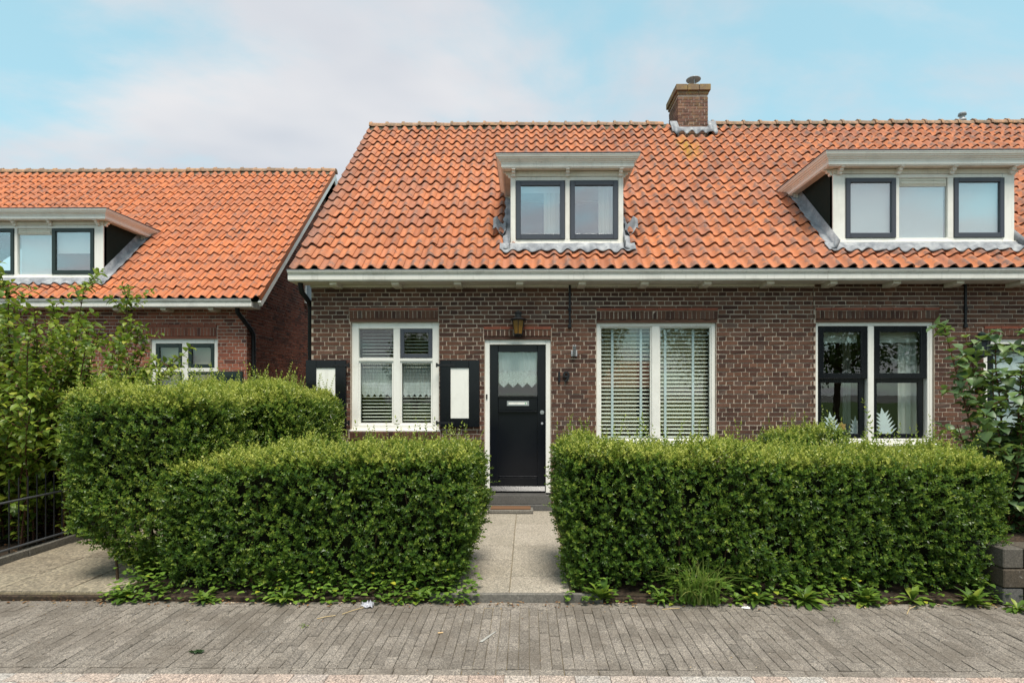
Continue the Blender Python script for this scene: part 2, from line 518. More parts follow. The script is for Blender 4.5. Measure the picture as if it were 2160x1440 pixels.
def mat_lead():
    t = NT('lead_sheet'); p = t.pos(); n = t.noise(p, 6, 6, 0.65)
    c = t.ramp(n, [(0.32, (0.15, 0.16, 0.182)), (0.5, (0.235, 0.248, 0.27)), (0.68, (0.38, 0.39, 0.40))])
    t.bump(t.noise(p, 11, 4), 0.5, 0.03)
    return t.fin(c, 0.6, 0.35, 0.0)
M['lead'] = mat_lead()
M['glass'] = mat_glass('window_glass', 0.06)
M['glass_d'] = mat_glass('dormer_glass', 0.26)
M['glass_f'] = mat_glass('front_room_glass', 0.07, wavy=0.02)
M['slat'] = mat_plain('white_blind_slat', (0.88, 0.86, 0.77, 1), 0.45, 0.4, var=0.05)
M['tape'] = mat_plain('blind_tape', (0.72, 0.78, 0.80, 1), 0.9, 0.1, var=0.05)
M['lace'] = mat_cloth('lace', (0.92, 0.94, 0.93, 1), lace=True, transl=0.2)
M['beige_curtain'] = mat_cloth('beige_curtain_cloth', (0.64, 0.54, 0.34, 1), 1.0, transl=0.2)
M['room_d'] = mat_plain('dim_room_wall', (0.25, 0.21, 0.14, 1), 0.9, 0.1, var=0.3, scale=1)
M['net'] = mat_cloth('net_curtain', (0.86, 0.89, 0.88, 1), 0.36)
M['net_dense'] = mat_cloth('voile', (0.80, 0.84, 0.86, 1), 0.86)
M['curtain'] = mat_cloth('curtain_cloth', (0.72, 0.72, 0.66, 1), 1.0, transl=0.25)
M['film'] = mat_plain('frosted_film', (0.66, 0.70, 0.72, 1), 0.3, 0.5, var=0.06, scale=2)
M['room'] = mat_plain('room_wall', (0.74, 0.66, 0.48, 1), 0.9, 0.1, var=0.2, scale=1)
M['steel'] = mat_plain('brushed_steel', (0.55, 0.56, 0.57, 1), 0.3, 0.5, 0.8, var=0.1)
M['alu'] = mat_plain('cast_aluminium', (0.42, 0.43, 0.45, 1), 0.5, 0.5, 0.2, var=0.3, scale=60)
M['amber'] = mat_plain('amber_glass', (0.22, 0.105, 0.012, 1), 0.25, 0.6, var=0.5, scale=30)
M['concrete'] = mat_stone('weathered_concrete', [(0, (0.15, 0.14, 0.125)), (1, (0.21, 0.195, 0.17))], 90, 0.35, 0.35, moss=0.12)
M['threshold'] = mat_stone('stone_threshold', [(0, (0.10, 0.098, 0.092)), (1, (0.13, 0.125, 0.118))], 140, 0.3, 0.3)
M['paver'] = mat_stone('grey_paver', [(0, (0.15, 0.133, 0.116)), (0.2, (0.188, 0.167, 0.146)), (0.55, (0.215, 0.191, 0.167)), (0.85, (0.24, 0.213, 0.187)), (1, (0.17, 0.151, 0.133))], 170, 0.75, 0.75, (0.115, 0.096, 0.078, 1))
M['klinker'] = mat_stone('pale_street_brick', [(0, (0.36, 0.27, 0.23)), (0.45, (0.37, 0.31, 0.27)), (0.7, (0.35, 0.33, 0.31)), (1, (0.37, 0.285, 0.245))], 150, 0.8, 0.35, (0.2, 0.17, 0.15, 1))
M['gravel_tile'] = mat_stone('washed_gravel_tile', [(0, (0.29, 0.26, 0.215)), (0.5, (0.33, 0.295, 0.245)), (1, (0.37, 0.33, 0.28))], 110, 0.6, 0.25, (0.17, 0.15, 0.11, 1), bump=0.9)
M['drive_tile'] = mat_stone('worn_drive_tile', [(0, (0.19, 0.16, 0.12)), (0.5, (0.235, 0.20, 0.15)), (1, (0.275, 0.24, 0.18))], 60, 0.6, 0.5, (0.15, 0.125, 0.09, 1), moss=0.15, bump=0.9)
M['sand'] = mat_stone('joint_sand', [(0, (0.26, 0.215, 0.145)), (1, (0.28, 0.23, 0.15))], 200, 0.6, 0.75, (0.05, 0.042, 0.03, 1), moss=0.35)
M['soil'] = mat_stone('dark_soil', [(0, (0.035, 0.024, 0.016)), (1, (0.05, 0.033, 0.022))], 60, 0.8, 0.4, moss=0.25)
M['ground'] = mat_stone('far_ground', [(0, (0.10, 0.095, 0.085)), (1, (0.12, 0.115, 0.10))], 30, 0.3, 0.4)
M['mat'] = mat_plain('coir_mat', (0.17, 0.095, 0.055, 1), 0.95, 0.05, var=0.6, scale=120)
M['block'] = mat_stone('concrete_block', [(0, (0.075, 0.06, 0.045)), (0.5, (0.095, 0.085, 0.072)), (1, (0.12, 0.125, 0.135))], 110, 0.35, 0.35)
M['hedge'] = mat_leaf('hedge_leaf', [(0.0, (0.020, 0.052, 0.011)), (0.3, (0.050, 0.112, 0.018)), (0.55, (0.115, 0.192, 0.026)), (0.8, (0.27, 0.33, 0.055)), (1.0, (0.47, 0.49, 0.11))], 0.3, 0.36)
M['shrub_l'] = mat_leaf('big_bright_leaf', [(0.0, (0.065, 0.12, 0.018)), (0.5, (0.145, 0.22, 0.026)), (0.85, (0.24, 0.30, 0.035)), (1.0, (0.37, 0.37, 0.05))], 0.35, 0.42)
M['shrub_r'] = mat_leaf('big_grey_green_leaf', [(0.0, (0.055, 0.11, 0.042)), (0.5, (0.10, 0.168, 0.062)), (0.85, (0.14, 0.215, 0.065)), (1.0, (0.22, 0.30, 0.055))], 0.25, 0.42, spec=0.5)
M['ivy'] = mat_leaf('ground_leaf', [(0.0, (0.045, 0.10, 0.016)), (0.5, (0.11, 0.20, 0.028)), (0.85, (0.20, 0.31, 0.04)), (1.0, (0.42, 0.42, 0.04))], 0.3, 0.45)
M['weed'] = mat_leaf('big_weed_leaf', [(0.0, (0.05, 0.105, 0.018)), (0.5, (0.11, 0.19, 0.028)), (0.85, (0.19, 0.28, 0.04)), (1.0, (0.30, 0.34, 0.05))], 0.3, 0.45)
M['grass'] = mat_leaf('grass_blade', [(0.0, (0.09, 0.17, 0.03)), (0.6, (0.17, 0.28, 0.05)), (1.0, (0.34, 0.36, 0.11))], 0.3, 0.45)
M['tree'] = mat_leaf('tree_leaf', [(0.0, (0.025, 0.055, 0.014)), (0.5, (0.05, 0.10, 0.02)), (1.0, (0.10, 0.15, 0.03))], 0.25, 0.5)
M['litter'] = mat_leaf('dry_leaf', [(0.0, (0.10, 0.04, 0.016)), (0.5, (0.22, 0.10, 0.04)), (0.8, (0.40, 0.26, 0.11)), (1.0, (0.6, 0.54, 0.42))], 0.1, 0.8)
M['twig'] = mat_plain('twig_bark', (0.085, 0.055, 0.035, 1), 0.9, 0.1, var=0.4, scale=40)
M['redtwig'] = mat_plain('red_brown_stem', (0.12, 0.055, 0.035, 1), 0.8, 0.15, var=0.4, scale=40)
M['core'] = mat_plain('dark_fill', (0.016, 0.018, 0.010, 1), 1.0, 0.0, var=0.6, scale=30)  # near-black filler: painted shade inside hedges, also roof underlay and socket mouth
M['asphalt'] = mat_stone('asphalt', [(0, (0.05, 0.05, 0.05)), (1, (0.055, 0.055, 0.055))], 120, 0.5, 0.3)

# ------------------------------------------------------------------ generic builders
def grid_holes(u0, u1, v0, v1, holes):
    """cells of a rectangle minus holes (u0,u1,v0,v1)"""
    us = sorted({u0, u1, *[min(max(h[k], u0), u1) for h in holes for k in (0, 1)]})
    vs = sorted({v0, v1, *[min(max(h[k], v0), v1) for h in holes for k in (2, 3)]})
    out = []
    for a, b in zip(us, us[1:]):
        for c, d in zip(vs, vs[1:]):
            if b - a < 1e-6 or d - c < 1e-6: continue
            mu, mv = (a+b)/2, (c+d)/2
            if any(h[0] < mu < h[1] and h[2] < mv < h[3] for h in holes): continue
            out.append((a, b, c, d))
    return out

COURSE, STR, HEAD, JT = 0.0620, 0.2146, 0.1073, 0.0125
def brick_list(u0, u1, v0, v1, holes, phase=0.0):
    """English cross bond: rows of stretchers and headers in turn; returns (uc, vc, w, h, full)"""
    out = []
    nrow = int((v1 - v0) / COURSE)
    for r in range(nrow):
        vc = v0 + (r + 0.5) * COURSE
        st = r % 2 == 1
        pitch = STR if st else HEAD
        off = phase + (0.0 if not st else (0.25 if (r // 2) % 2 else 0.75) * STR)
        k0 = int(math.floor((u0 - off) / pitch)) - 1
        k1 = int(math.ceil((u1 - off) / pitch)) + 1
        for k in range(k0, k1):
            a = off + k * pitch; b = a + pitch - JT
            a = max(a, u0 + 0.002); b = min(b, u1 - 0.002)
            if b - a < 0.02: continue
            segs = [(a, b)]
            for h in holes:
                if h[2] < vc < h[3]:
                    hb = (COURSE-JT)/2
                    for lo, hi in ((h[3]+0.004, vc+hb), (vc-hb, h[2]-0.004)):
                        if hi - lo > 0.008:
                            for s, e in segs:
                                s2, e2 = max(s, h[0]), min(e, h[1])
                                if e2 - s2 > 0.01: out.append(((s2+e2)/2, (lo+hi)/2, e2-s2, hi-lo, False))
                    ns = []
                    for s, e in segs:
                        if e <= h[0] or s >= h[1]: ns.append((s, e)); continue
                        if s < h[0]: ns.append((s, min(e, h[0] - 0.006)))
                        if e > h[1]: ns.append((max(s, h[1] + 0.006), e))
                    segs = ns
            for s, e in segs:
                if e - s < 0.008: continue
                out.append(((s+e)/2, vc, e - s, COURSE - JT, abs((e - s) - (pitch - JT)) < 1e-4))
    return out

BOXQ = np.array([(0,1,5,4),(1,2,6,5),(3,0,4,7),(4,5,6,7),(0,3,2,1)], dtype=np.int32)   # no back
def boxes_mesh(name, c, hs, mat, axis='y', jit=0.0015):
    """many bricks in one mesh; front faces -Y (axis y) or +X (axis x)"""
    c = np.asarray(c, dtype=np.float64); hs = np.asarray(hs, dtype=np.float64)
    n = len(c)
    sg = np.array([(-1,-1,-1),(1,-1,-1),(1,1,-1),(-1,1,-1),(-1,-1,1),(1,-1,1),(1,1,1),(-1,1,1)], dtype=np.float64)
    v = c[:, None, :] + sg[None] * hs[:, None, :]
    v += rng.normal(0, jit, v.shape)
    f = np.array([(0,3,2,1),(4,5,6,7),(0,1,5,4),(1,2,6,5),(2,3,7,6),(3,0,4,7)], dtype=np.int32)
    F = (np.arange(n)[:, None, None] * 8 + f[None]).reshape(-1, 4)
    return mesh_np(name, v, F, np.repeat(rng.random(n), 8), mat)

_brick_cache = {}
def brick_mesh(w, h, d, mat, axis):
    key = (round(w, 3), round(h, 3), mat.name, axis)
    if key not in _brick_cache:
        vs = []
        for _ in range(4):
            hs = (w/2, d/2, h/2) if axis == 'y' else (d/2, w/2, h/2)
            me = boxes_mesh('brick', [(0, 0, 0)], [hs], mat, axis, 0.0016)
            me.attributes['tone'].data[0].value = 0
            for q in me.attributes['tone'].data: q.value = 0.0
            vs.append(me)
        _brick_cache[key] = vs
    return random.choice(_brick_cache[key])

PROUD, BD = 0.0065, 0.03
def lay_bricks(parent, bricks, plane, axis, mat, want, pick):
    """bricks as separate objects for the `want` that pick() ranks first, the rest one 'stuff' mesh"""
    order = sorted([b for b in bricks if b[4]], key=pick)
    single = order[:want]; sid = set(map(id, single))
    def place(u, v):
        return (u, plane - PROUD + BD/2 + random.gauss(0, 0.0008), v) if axis == 'y' else (plane + PROUD - BD/2 + random.gauss(0, 0.0012), u, v)
    for b in single:
        piece(brick_mesh(b[2], b[3], BD, mat, axis), 'brick', place(b[0], b[1]), parent)
    rest = [b for b in bricks if id(b) not in sid]
    if rest:
        cs = [place(b[0], b[1]) for b in rest]
        hs = [((b[2]/2, BD/2, b[3]/2) if axis == 'y' else (BD/2, b[2]/2, b[3]/2)) for b in rest]
        o = bpy.data.objects.new('brick_courses', boxes_mesh('brick_courses', cs, hs, mat, axis))
        link(o, parent); o['kind'] = 'stuff'

# ---- roof tiles
PITCH = math.atan(0.974)
CP, SP = math.cos(PITCH), math.sin(PITCH)
TW, TG, ROWS = 0.19, 0.2965, 18
EY, EZ = 7.55, 3.29           # eaves line of the front house (tile underside)
def roof_pt(x, v, n=0.0, dy=0.0):
    return (x, EY + dy + v*CP - n*SP, EZ + v*SP + n*CP)
def tile_h(t):
    return 0.056 * (0.5 + 0.5*math.cos(2*math.pi*(t - 0.78)))**1.15 + 0.010*t
def make_tile(mat, seed):
    rr = random.Random(seed)
    n = 11; L = TG + 0.055; th = 0.016
    ts = [-0.03 + (1.115)*i/n for i in range(n+1)]
    top0, top1, bot0, bot1 = [], [], [], []
    skew = rr.uniform(-0.006, 0.006); lift = 0.034 + rr.uniform(-0.005, 0.006)
    for t in ts:
        x = (t - 0.5)*TW; h = tile_h(t)
        def P(v, nn): return (x + skew*v, v*CP - nn*SP, v*SP + nn*CP)
        top0.append(P(0.0 + rr.uniform(-0.001, 0.001), h + lift)); top1.append(P(L, h))
        bot0.append(P(0.002, h + lift - th)); bot1.append(P(0.09, h + lift*0.75 - th))
    m = MB(); k = n + 1
    vs = top0 + top1; m.add(vs, [(i, i+1, k+i+1, k+i) for i in range(n)], True)
    vs = bot0 + top0; m.add(vs, [(i, i+1, k+i+1, k+i) for i in range(n)], False)
    vs = bot1 + bot0; m.add(vs, [(i, i+1, k+i+1, k+i) for i in range(n)], True)
    # right edge
    m.add([top0[-1], top1[-1], (top1[-1][0], top1[-1][1]+0.012*SP, top1[-1][2]-0.012*CP), bot0[-1]], [(0,1,2,3)])
    crest = []
    for t in ts: crest.append(max(0.0, math.cos(2*math.pi*(t - 0.70))))
    cr = crest + [c*0.15 for c in crest] + crest + crest + crest + crest + [0.3]*4
    me = bpy.data.meshes.new('roof_tile'); me.from_pydata(m.v, [], m.f)
    at = me.attributes.new('crest', 'FLOAT', 'POINT'); at.data.foreach_set('value', cr)
    me.polygons.foreach_set('use_smooth', m.sm); me.materials.append(mat); me.update()
    return me
TILES = {k: [make_tile(M[k], 100+i) for i in range(6)] for k in ('tile', 'tile_l')}

def lay_tiles(roof, x0, x1, dy, kind, holes, want, pick, rows=ROWS):
    """holes: (x0,x1,v0,v1) on the slope"""
    ncol = int(round((x1 - x0)/TW))
    cells = []
    for r in range(rows):
        for c in range(ncol):
            x = x0 + (c + 0.5)*TW; v = r*TG
            if any(h[0] < x < h[1] and h[2] < v + TG*0.5 < h[3] for h in holes): continue
            cells.append((x, v))
    cells.sort(key=pick)
    for x, v in cells[:want]:
        p = roof_pt(x + random.gauss(0, 0.0025), v + random.gauss(0, 0.004), random.gauss(0, 0.002), dy)
        piece(random.choice(TILES[kind]), 'roof_tile', p, roof, (random.gauss(0, 0.004), random.gauss(0, 0.010), random.gauss(0, 0.011)))
    rest = cells[want:]
    if rest:
        V, F, T = [], [], []; base = 0
        tm = []
        for me in TILES[kind]:
            a = np.empty(len(me.vertices)*3, dtype=np.float32); me.vertices.foreach_get('co', a)
            tm.append((a.reshape(-1, 3), np.array([list(p.vertices) for p in me.polygons], dtype=np.int32), [p.use_smooth for p in me.polygons]))
        sm = []; CR = []
        crs = []
        for me in TILES[kind]:
            q_ = np.empty(len(me.vertices), dtype=np.float32); me.attributes['crest'].data.foreach_get('value', q_); crs.append(q_)
        for x, v in rest:
            kk = random.randrange(len(tm)); a, f, s = tm[kk]; CR.append(crs[kk])
            p = np.array(roof_pt(x + random.gauss(0, 0.0025), v + random.gauss(0, 0.004), random.gauss(0, 0.002), dy))
            V.append(a + p); F.append(f + base); base += len(a); sm += s
            T.append(np.full(len(a), random.random()))
        me = mesh_np('roof_tiling', np.concatenate(V), np.concatenate(F), np.concatenate(T), M[kind])
        me.polygons.foreach_set('use_smooth', sm)
        me.attributes.new('crest', 'FLOAT', 'POINT').data.foreach_set('value', np.concatenate(CR))
        o = bpy.data.objects.new('roof_tiling', me); link(o, roof); o['kind'] = 'stuff'

def make_ridge():
    m = MB(); n = 10; L = 0.345
    def ring(x, r, zoff=0.0): return [(x, -r*1.05*math.cos(math.pi*k/n), zoff + r*math.sin(math.pi*k/n)) for k in range(n+1)]
    rings = [ring(0, 0.125), ring(0.04, 0.127), ring(0.045, 0.108), ring(L, 0.100)]
    vs = [p for r_ in rings for p in r_]
    k = n+1
    m.add(vs, [(i*k+j, i*k+j+1, (i+1)*k+j+1, (i+1)*k+j) for i in range(3) for j in range(n)], True)
    m.add(rings[0], [tuple(range(k))]); m.add(rings[3], [tuple(range(k))])
    m.add([(0.02, -0.02, 0.118), (0.045, -0.03, 0.118), (0.045, 0.03, 0.118), (0.02, 0.02, 0.118), (0.025, 0, 0.15)], [(0,1,4),(1,2,4),(2,3,4),(3,0,4)])
    return m.mesh('ridge_tile', M['ridge'])
RIDGE = make_ridge()
def lay_ridge(roof, x0, x1, dy, skip=None):
    RY = EY + dy + ROWS*TG*CP + 0.03; RZ = EZ + ROWS*TG*SP + 0.03
    x = x0
    while x < x1 - 0.1:
        if not (skip and skip[0] - 0.3 < x < skip[1] - 0.05):
            piece(RIDGE, 'ridge_tile', (x, RY, RZ + random.gauss(0, 0.004)), roof, (0, random.gauss(0, 0.008), random.gauss(0, 0.01)))
        x += 0.33
    m = MB(); nseg = int((x1 - x0)/0.05)
    for i in range(nseg):
        a = x0 + (x1-x0)*i/nseg; b = x0 + (x1-x0)*(i+1)/nseg
        w = 0.135 + 0.018*math.sin(i*0.8) + random.uniform(-0.012, 0.012)
        m.add([(a, RY-w, RZ-w*0.9+0.005), (b, RY-w, RZ-w*0.9+0.005), (b, RY-0.06, RZ+0.035), (a, RY-0.06, RZ+0.035), (a, RY+0.1, RZ-0.08), (b, RY+0.1, RZ-0.08)],
              [(0,1,2,3), (3,2,5,4)])
    m.build('ridge_bedding', M['bedding'], roof)

# ---- joinery
def frame_boxes(m, x0, x1, z0, z1, y0, y1, w, wt=None, wb=None, mull=(), trans=()):
    """rectangular frame, pieces butted; mull: (xa,xb) full height; trans: (za,zb) list split by mullions"""
    wt = w if wt is None else wt; wb = w if wb is None else wb
    m.box(x0, x0+w, y0, y1, z0, z1); m.box(x1-w, x1, y0, y1, z0, z1)
    m.box(x0+w, x1-w, y0, y1, z1-wt, z1); m.box(x0+w, x1-w, y0, y1, z0, z0+wb)
    xs = [x0+w] + [q for mm in mull for q in mm] + [x1-w]
    for a, b in mull: m.box(a, b, y0, y1, z0+wb, z1-wt)
    for za, zb in trans:
        for i in range(0, len(xs), 2): m.box(xs[i], xs[i+1], y0, y1, za, zb)
    return m

def pane(parent, x0, x1, z0, z1, y, mat=None, name='pane'):
    return MB().box(x0, x1, y, y+0.005, z0, z1).build(name, mat or M['glass'], parent)

def sash(parent, x0, x1, z0, z1, y0, y1, w, mat, glass=None, wb=None, wt=None, bevel=0.004):
    m = MB(); frame_boxes(m, x0, x1, z0, z1, y0, y1, w, wt=wt, wb=wb)
    o = m.build('sash', mat, parent, bevel)
    pane(parent, x0+w-0.004, x1-w+0.004, z0+(wb or w)-0.004, z1-(wt or w)+0.004, (y0+y1)/2, glass)
    # glazing bead line
    return o

def drape(parent, x0, x1, z0, z1, y, mat, folds=6, amp=0.02, name='curtain', scallop=0, zs=None):
    """pleated cloth; optional pointed lower edge"""
    nx = max(24, folds*8); nz = 6
    V, F = [], []
    ph = random.random()*6
    for j in range(nz+1):
        for i in range(nx+1):
            u = i/nx; x = x0 + (x1-x0)*u
            zb = z0
            if scallop:
                s = (u*scallop) % 1.0
                zb = z0 + (abs(s-0.5)*2)**1.1 * zs
            z = z1 + (zb - z1)*j/nz
            w = amp*(math.sin(u*folds*2*math.pi + ph) + 0.4*math.sin(u*folds*4.7*math.pi + 1.3*ph))*(0.5+0.5*j/nz)
            V.append((x, y + w, z))
    k = nx+1
    for j in range(nz):
        for i in range(nx): F.append((j*k+i, j*k+i+1, (j+1)*k+i+1, (j+1)*k+i))
    o = bpy.data.objects.new(name, mesh_np(name, V, F, None, mat, True))
    return link(o, parent)

def slats(parent, x0, x1, z0, z1, y, pitch, depth=0.03, tilt=8, mat=None):
    L = x1-x0; m = MB()
    c, s = math.cos(R(tilt)), math.sin(R(tilt))
    t = 0.0024
    pts = [(-depth/2, 0), (0, 0.003), (depth/2, 0)]
    poly = [(a*c - b*s, a*s + b*c) for a, b in pts]
    poly = poly + [(a, b - t) for a, b in poly[::-1]]
    m.prism_x(poly, -L/2, L/2)
    me = m.mesh('slat', mat or M['slat'])
    n = int((z1-z0)/pitch)
    for i in range(n):
        piece(me, 'slat', ((x0+x1)/2 + random.gauss(0, 0.001), y, z1 - (i+0.5)*pitch), parent, (0, random.gauss(0, 0.0012), 0))

def lintel(house, x0, x1, z0, zmid, ztop, y, brickmat):
    """soldier course with a row of thin red tiles over it"""
    core = MB().box(x0+0.004, x1-0.004, y-0.0085, y+0.05, z0+0.004, ztop-0.004).build('lintel', M['mortar'] if brickmat is M['brick'] else M['mortar_l'], house)
    n = int(round((x1-x0)/0.0605)); p = (x1-x0)/n
    me = [boxes_mesh('brick', [(0,0,0)], [((p-0.010)/2, 0.03, (zmid-z0-0.008)/2)], brickmat, 'y', 0.0016) for _ in range(3)]
    for mm in me:
        for q in mm.attributes['tone'].data: q.value = 0.0
    for i in range(n):
        piece(random.choice(me), 'brick', (x0+(i+0.5)*p, y-0.014+0.03+random.gauss(0, 0.0015), (z0+zmid)/2 - 0.002), core)
    n2 = max(1, int(round((x1-x0)/0.215))); p2 = (x1-x0)/n2
    mt = MB().box(-p2/2+0.003, p2/2-0.003, -0.03, 0.03, -(ztop-zmid)/2+0.002, (ztop-zmid)/2-0.002).mesh('lintel_tile', M['red_tile'])
    for i in range(n2):
        piece(mt, 'lintel_tile', (x0+(i+0.5)*p2, y-0.022+0.03, (ztop+zmid)/2), core, (0, random.gauss(0, 0.004), 0))
    MB().box(x0+0.006, x1-0.006, y-0.004, y+0.05, z0-0.046, z0-0.0005).build('lintel_shade_strip', brickmat, core)  # brick-coloured strip added to stand for the shadowed soffit below the lintel
    return core

def bracket(m, x, yb, z1, dep=0.11, w=0.05):
    """stepped scroll bracket under a cornice, back at yb"""
    m.prism_x([(yb, z1-0.085), (yb-0.028, z1-0.085), (yb-0.034, z1-0.075), (yb-0.036, z1-0.052), (yb-0.062, z1-0.050),
               (yb-0.07, z1-0.04), (yb-0.072, z1-0.018), (yb-dep, z1-0.014), (yb-dep, z1-0.001), (yb, z1-0.001)], x-w/2, x+w/2)

CORN = [(0.0, 0.0), (0.0, 0.012), (0.012, 0.014), (0.012, 0.062), (0.020, 0.066), (0.020, 0.082), (0.034, 0.088), (0.040, 0.102), (0.056, 0.112),
        (0.060, 0.128), (0.074, 0.136), (0.078, 0.158), (0.084, 0.16), (0.084, 0.172), (-0.02, 0.178), (-0.02, 0.0)]

def dormer(house, x0, x1, dy, zb, zt, zc, ov, back, wins, brx, name='dormer', post=0.075, right_open=False, cornice_mat=None, cutl=True, cutr=True, slope=0.0, mid=True):
    """front at Y=7.92+dy. wins: list of dicts"""
    yf = 7.92 + dy
    cm = cornice_mat or M['white']
    slope_z = lambda y: EZ + (y - EY - dy)*0.974
    yback = EY + dy + (zc + 0.1 - EZ)/0.974 + 0.1
    # body: cheeks as solid boards
    body = bpy.data.objects.new(name, None); body.empty_display_size = 0.1; link(body, house)
    for xs in ((x0, x0+0.03), (x1-0.03, x1)):
        m = MB(); m.prism_x([(yf+0.02, zb-0.1), (yf+0.02, zc+0.02), (yback, zc+0.02), (yback, slope_z(yback)-0.05), (yf+0.02, slope_z(yf)-0.1)], *xs)
        m.build('cheek', M['cheek'], body)
    fr = MB()
    mull = []
    for w0, w1 in zip(wins, wins[1:]): mull.append((w0['x1'], w1['x0']))
    # posts and frame
    fr.box(x0, x0+post, yf, yf+0.08, zb, zt); fr.box(x1-post, x1, yf, yf+0.08, zb, zt)
    fr.box(x0+post, x1-post, yf+0.004, yf+0.08, zt-0.055, zt); fr.box(x0+post, x1-post, yf+0.004, yf+0.08, zb, zb+0.05)
    xl = wins[0]['x0']; xr = wins[-1]['x1']
    if xl - (x0+post) > 0.004: fr.box(x0+post, xl, yf+0.006, yf+0.08, zb+0.05, zt-0.055)
    if (x1-post) - xr > 0.004: fr.box(xr, x1-post, yf+0.006, yf+0.08, zb+0.05, zt-0.055)
    for a, b in mull: fr.box(a, b, yf+0.004, yf+0.08, zb+0.05, zt-0.055)
    fr.build('window_frame', cm, body, 0.005)
    MB().box(x0-0.01, x1+0.01, yf-0.03, yf+0.06, zb-0.022, zb-0.002).build('sill', cm, body, 0.004)
    # frieze
    MB().box(x0-0.004, x1+0.004, yf-0.008, yf+0.05, zt+0.002, zc-0.002).build('frieze', M['cream'], body)
    # cornice
    mo = MB()
    yo = yf - ov
    path = [(x0-ov, yback), (x0-ov, yo), (x1+ov, yo), (x1+ov, yback)]
    mo.sweep([(*p, slope*(p[1]-yo)) for p in path[::-1]], [(-o, z + zc) for o, z in CORN][::-1]) if False else mo.sweep([(*p, -slope*(p[1]-yo)) for p in path], [(o, z + zc) for o, z in CORN])
    mo.build('cornice', cm, body)
    # soffit board + roof deck
    MB().box(x0-ov+0.004, x1+ov-0.004, yo+0.004, yback, zc+0.006, zc+0.03).build('soffit', M['cream'], body)
    dk = MB(); dk.prism_x([(yo-0.09, zc+0.176), (yo-0.09, zc+0.186), (yback+0.1, zc+0.196), (yback+0.1, zc+0.176)], x0-ov-0.09, x1+ov+0.09)
    dk.build('roof_deck', M['slate'], body)
    for bx in brx:
        b = MB(); bracket(b, bx, yf-0.008, zc+0.004); b.build('bracket', cm, body)
    for xx, sg in ((x0, -1), (x1, 1)):
        if (sg < 0 and cutl) or (sg > 0 and cutr):
            for yy in (yf+0.02, yf+(yback-yf)*0.72):
                if zc - 0.085 < slope_z(yy) + 0.02: continue
                b = MB()
                pts = [(0, -0.081), (0.028, -0.081), (0.036, -0.06), (0.036, -0.046), (0.066, -0.042), (0.072, -0.012), (0.11, -0.010), (0.11, 0.003), (0, 0.003)]
                b.prism_y([(xx + sg*a, zc + z_) for a, z_ in pts], yy, yy+0.05); b.build('bracket', cm, body)
    # windows
    for w in wins:
        a, b_ = w['x0'], w['x1']; z0, z1 = zb+0.052, zt-0.057
        if w['kind'] == 'dark':
            sash(body, a+0.004, b_-0.004, z0+0.002, z1-0.002, yf-0.012, yf+0.04, w.get('w', 0.068), M['slate'] if not w.get('mat') else w['mat'], M['glass_d'], wb=w.get('w', 0.068)+0.006)
            gz0, gz1 = z0+0.07, z1-0.07
        else:
            MB().box(a+0.01, b_-0.01, yf+0.02, yf+0.06, z1-0.11, z1).build('vent_grille', M['cream'], body, 0.004)
            MB().box(a+0.02, b_-0.02, yf+0.008, yf+0.03, z1-0.085, z1-0.045).build('vent_flap', M['cream'], body, 0.004)
            MB().box(a+0.02, b_-0.02, yf+0.012, yf+0.03, z1-0.035, z1-0.018).build('vent_flap', M['cream'], body, 0.004)
            pane(body, a, b_, z0, z1-0.105, yf+0.035, M['glass_d'])
        if w.get('film'):
            MB().box(a+0.03, b_-0.03, yf+0.05, yf+0.053, z0+0.01, z1-0.02).build('frosted_film', M['film'], body)
        for d in w.get('drapes', ()): drape(body, *d[:4], yf+d[4], d[5], folds=d[6], amp=0.016)
        for d in w.get('boards', ()): MB().box(d[0], d[1], yf+d[4], yf+d[4]+0.01, d[2], d[3]).build('roller_blind', M['film'], body)
    # lead apron at the foot, dressed over the tiles
    V, F = [], []; nx = int((x1-x0+0.3)/0.02); rows_ = 5
    for j in range(rows_+1):
        for i in range(nx+1):
            x = x0-0.15 + (x1-x0+0.3)*i/nx
            t = ((x - TX0)/TW) % 1.0
            wav = tile_h(t)
            q = j/rows_
            v0 = (yf - 0.012 - EY - dy)/CP
            vv = v0 + 0.05 - q*(0.165 + 0.02*math.sin(x*17) + 0.012*math.sin(x*41+1))
            nn = 0.072 + (1-q)*0.03*(1 if j == 0 else 0.5) + (wav-0.02)*min(1, q*1.6)*0.7 + 0.004*math.sin(x*29+j)
            V.append(roof_pt(x, vv, nn, dy))
    k = nx+1
    for j in range(rows_):
        for i in range(nx): F.append((j*k+i, j*k+i+1, (j+1)*k+i+1, (j+1)*k+i))
    o = bpy.data.objects.new('lead_apron', mesh_np('lead_apron', V, F, None, M['lead'], True)); link(o, body)
    sd = o.modifiers.new('thick', 'SOLIDIFY'); sd.thickness = 0.006
    # lead soakers along the cheeks
    for xx, sg in ((x0, -1), (x1, 1)):
        V, F = [], []; n = 26
        ya, yb = yf - 0.06, yf + (zc - slope_z(yf))/0.974 + 0.15
        wd = 0.11
        for i in range(n+1):
            y = ya + (yb-ya)*i/n
            vv = (y - EY - dy)/CP
            wob = 0.012*math.sin(i*1.7) + 0.008*math.sin(i*0.6+1)
            for (ox, nn) in ((0.004, 0.2), (0.006, 0.085), (wd*0.6, 0.078 + wob*0.6), (wd+wob, 0.072)):
                V.append(roof_pt(xx + sg*ox, vv, nn, dy))
        for i in range(n):
            for k2 in range(3): F.append((i*4+k2, i*4+k2+1, (i+1)*4+k2+1, (i+1)*4+k2))
        o = bpy.data.objects.new('lead_soaker', mesh_np('lead_soaker', V, F, None, M['lead'], True)); link(o, body)
        sd = o.modifiers.new('thick', 'SOLIDIFY'); sd.thickness = 0.005
    return body
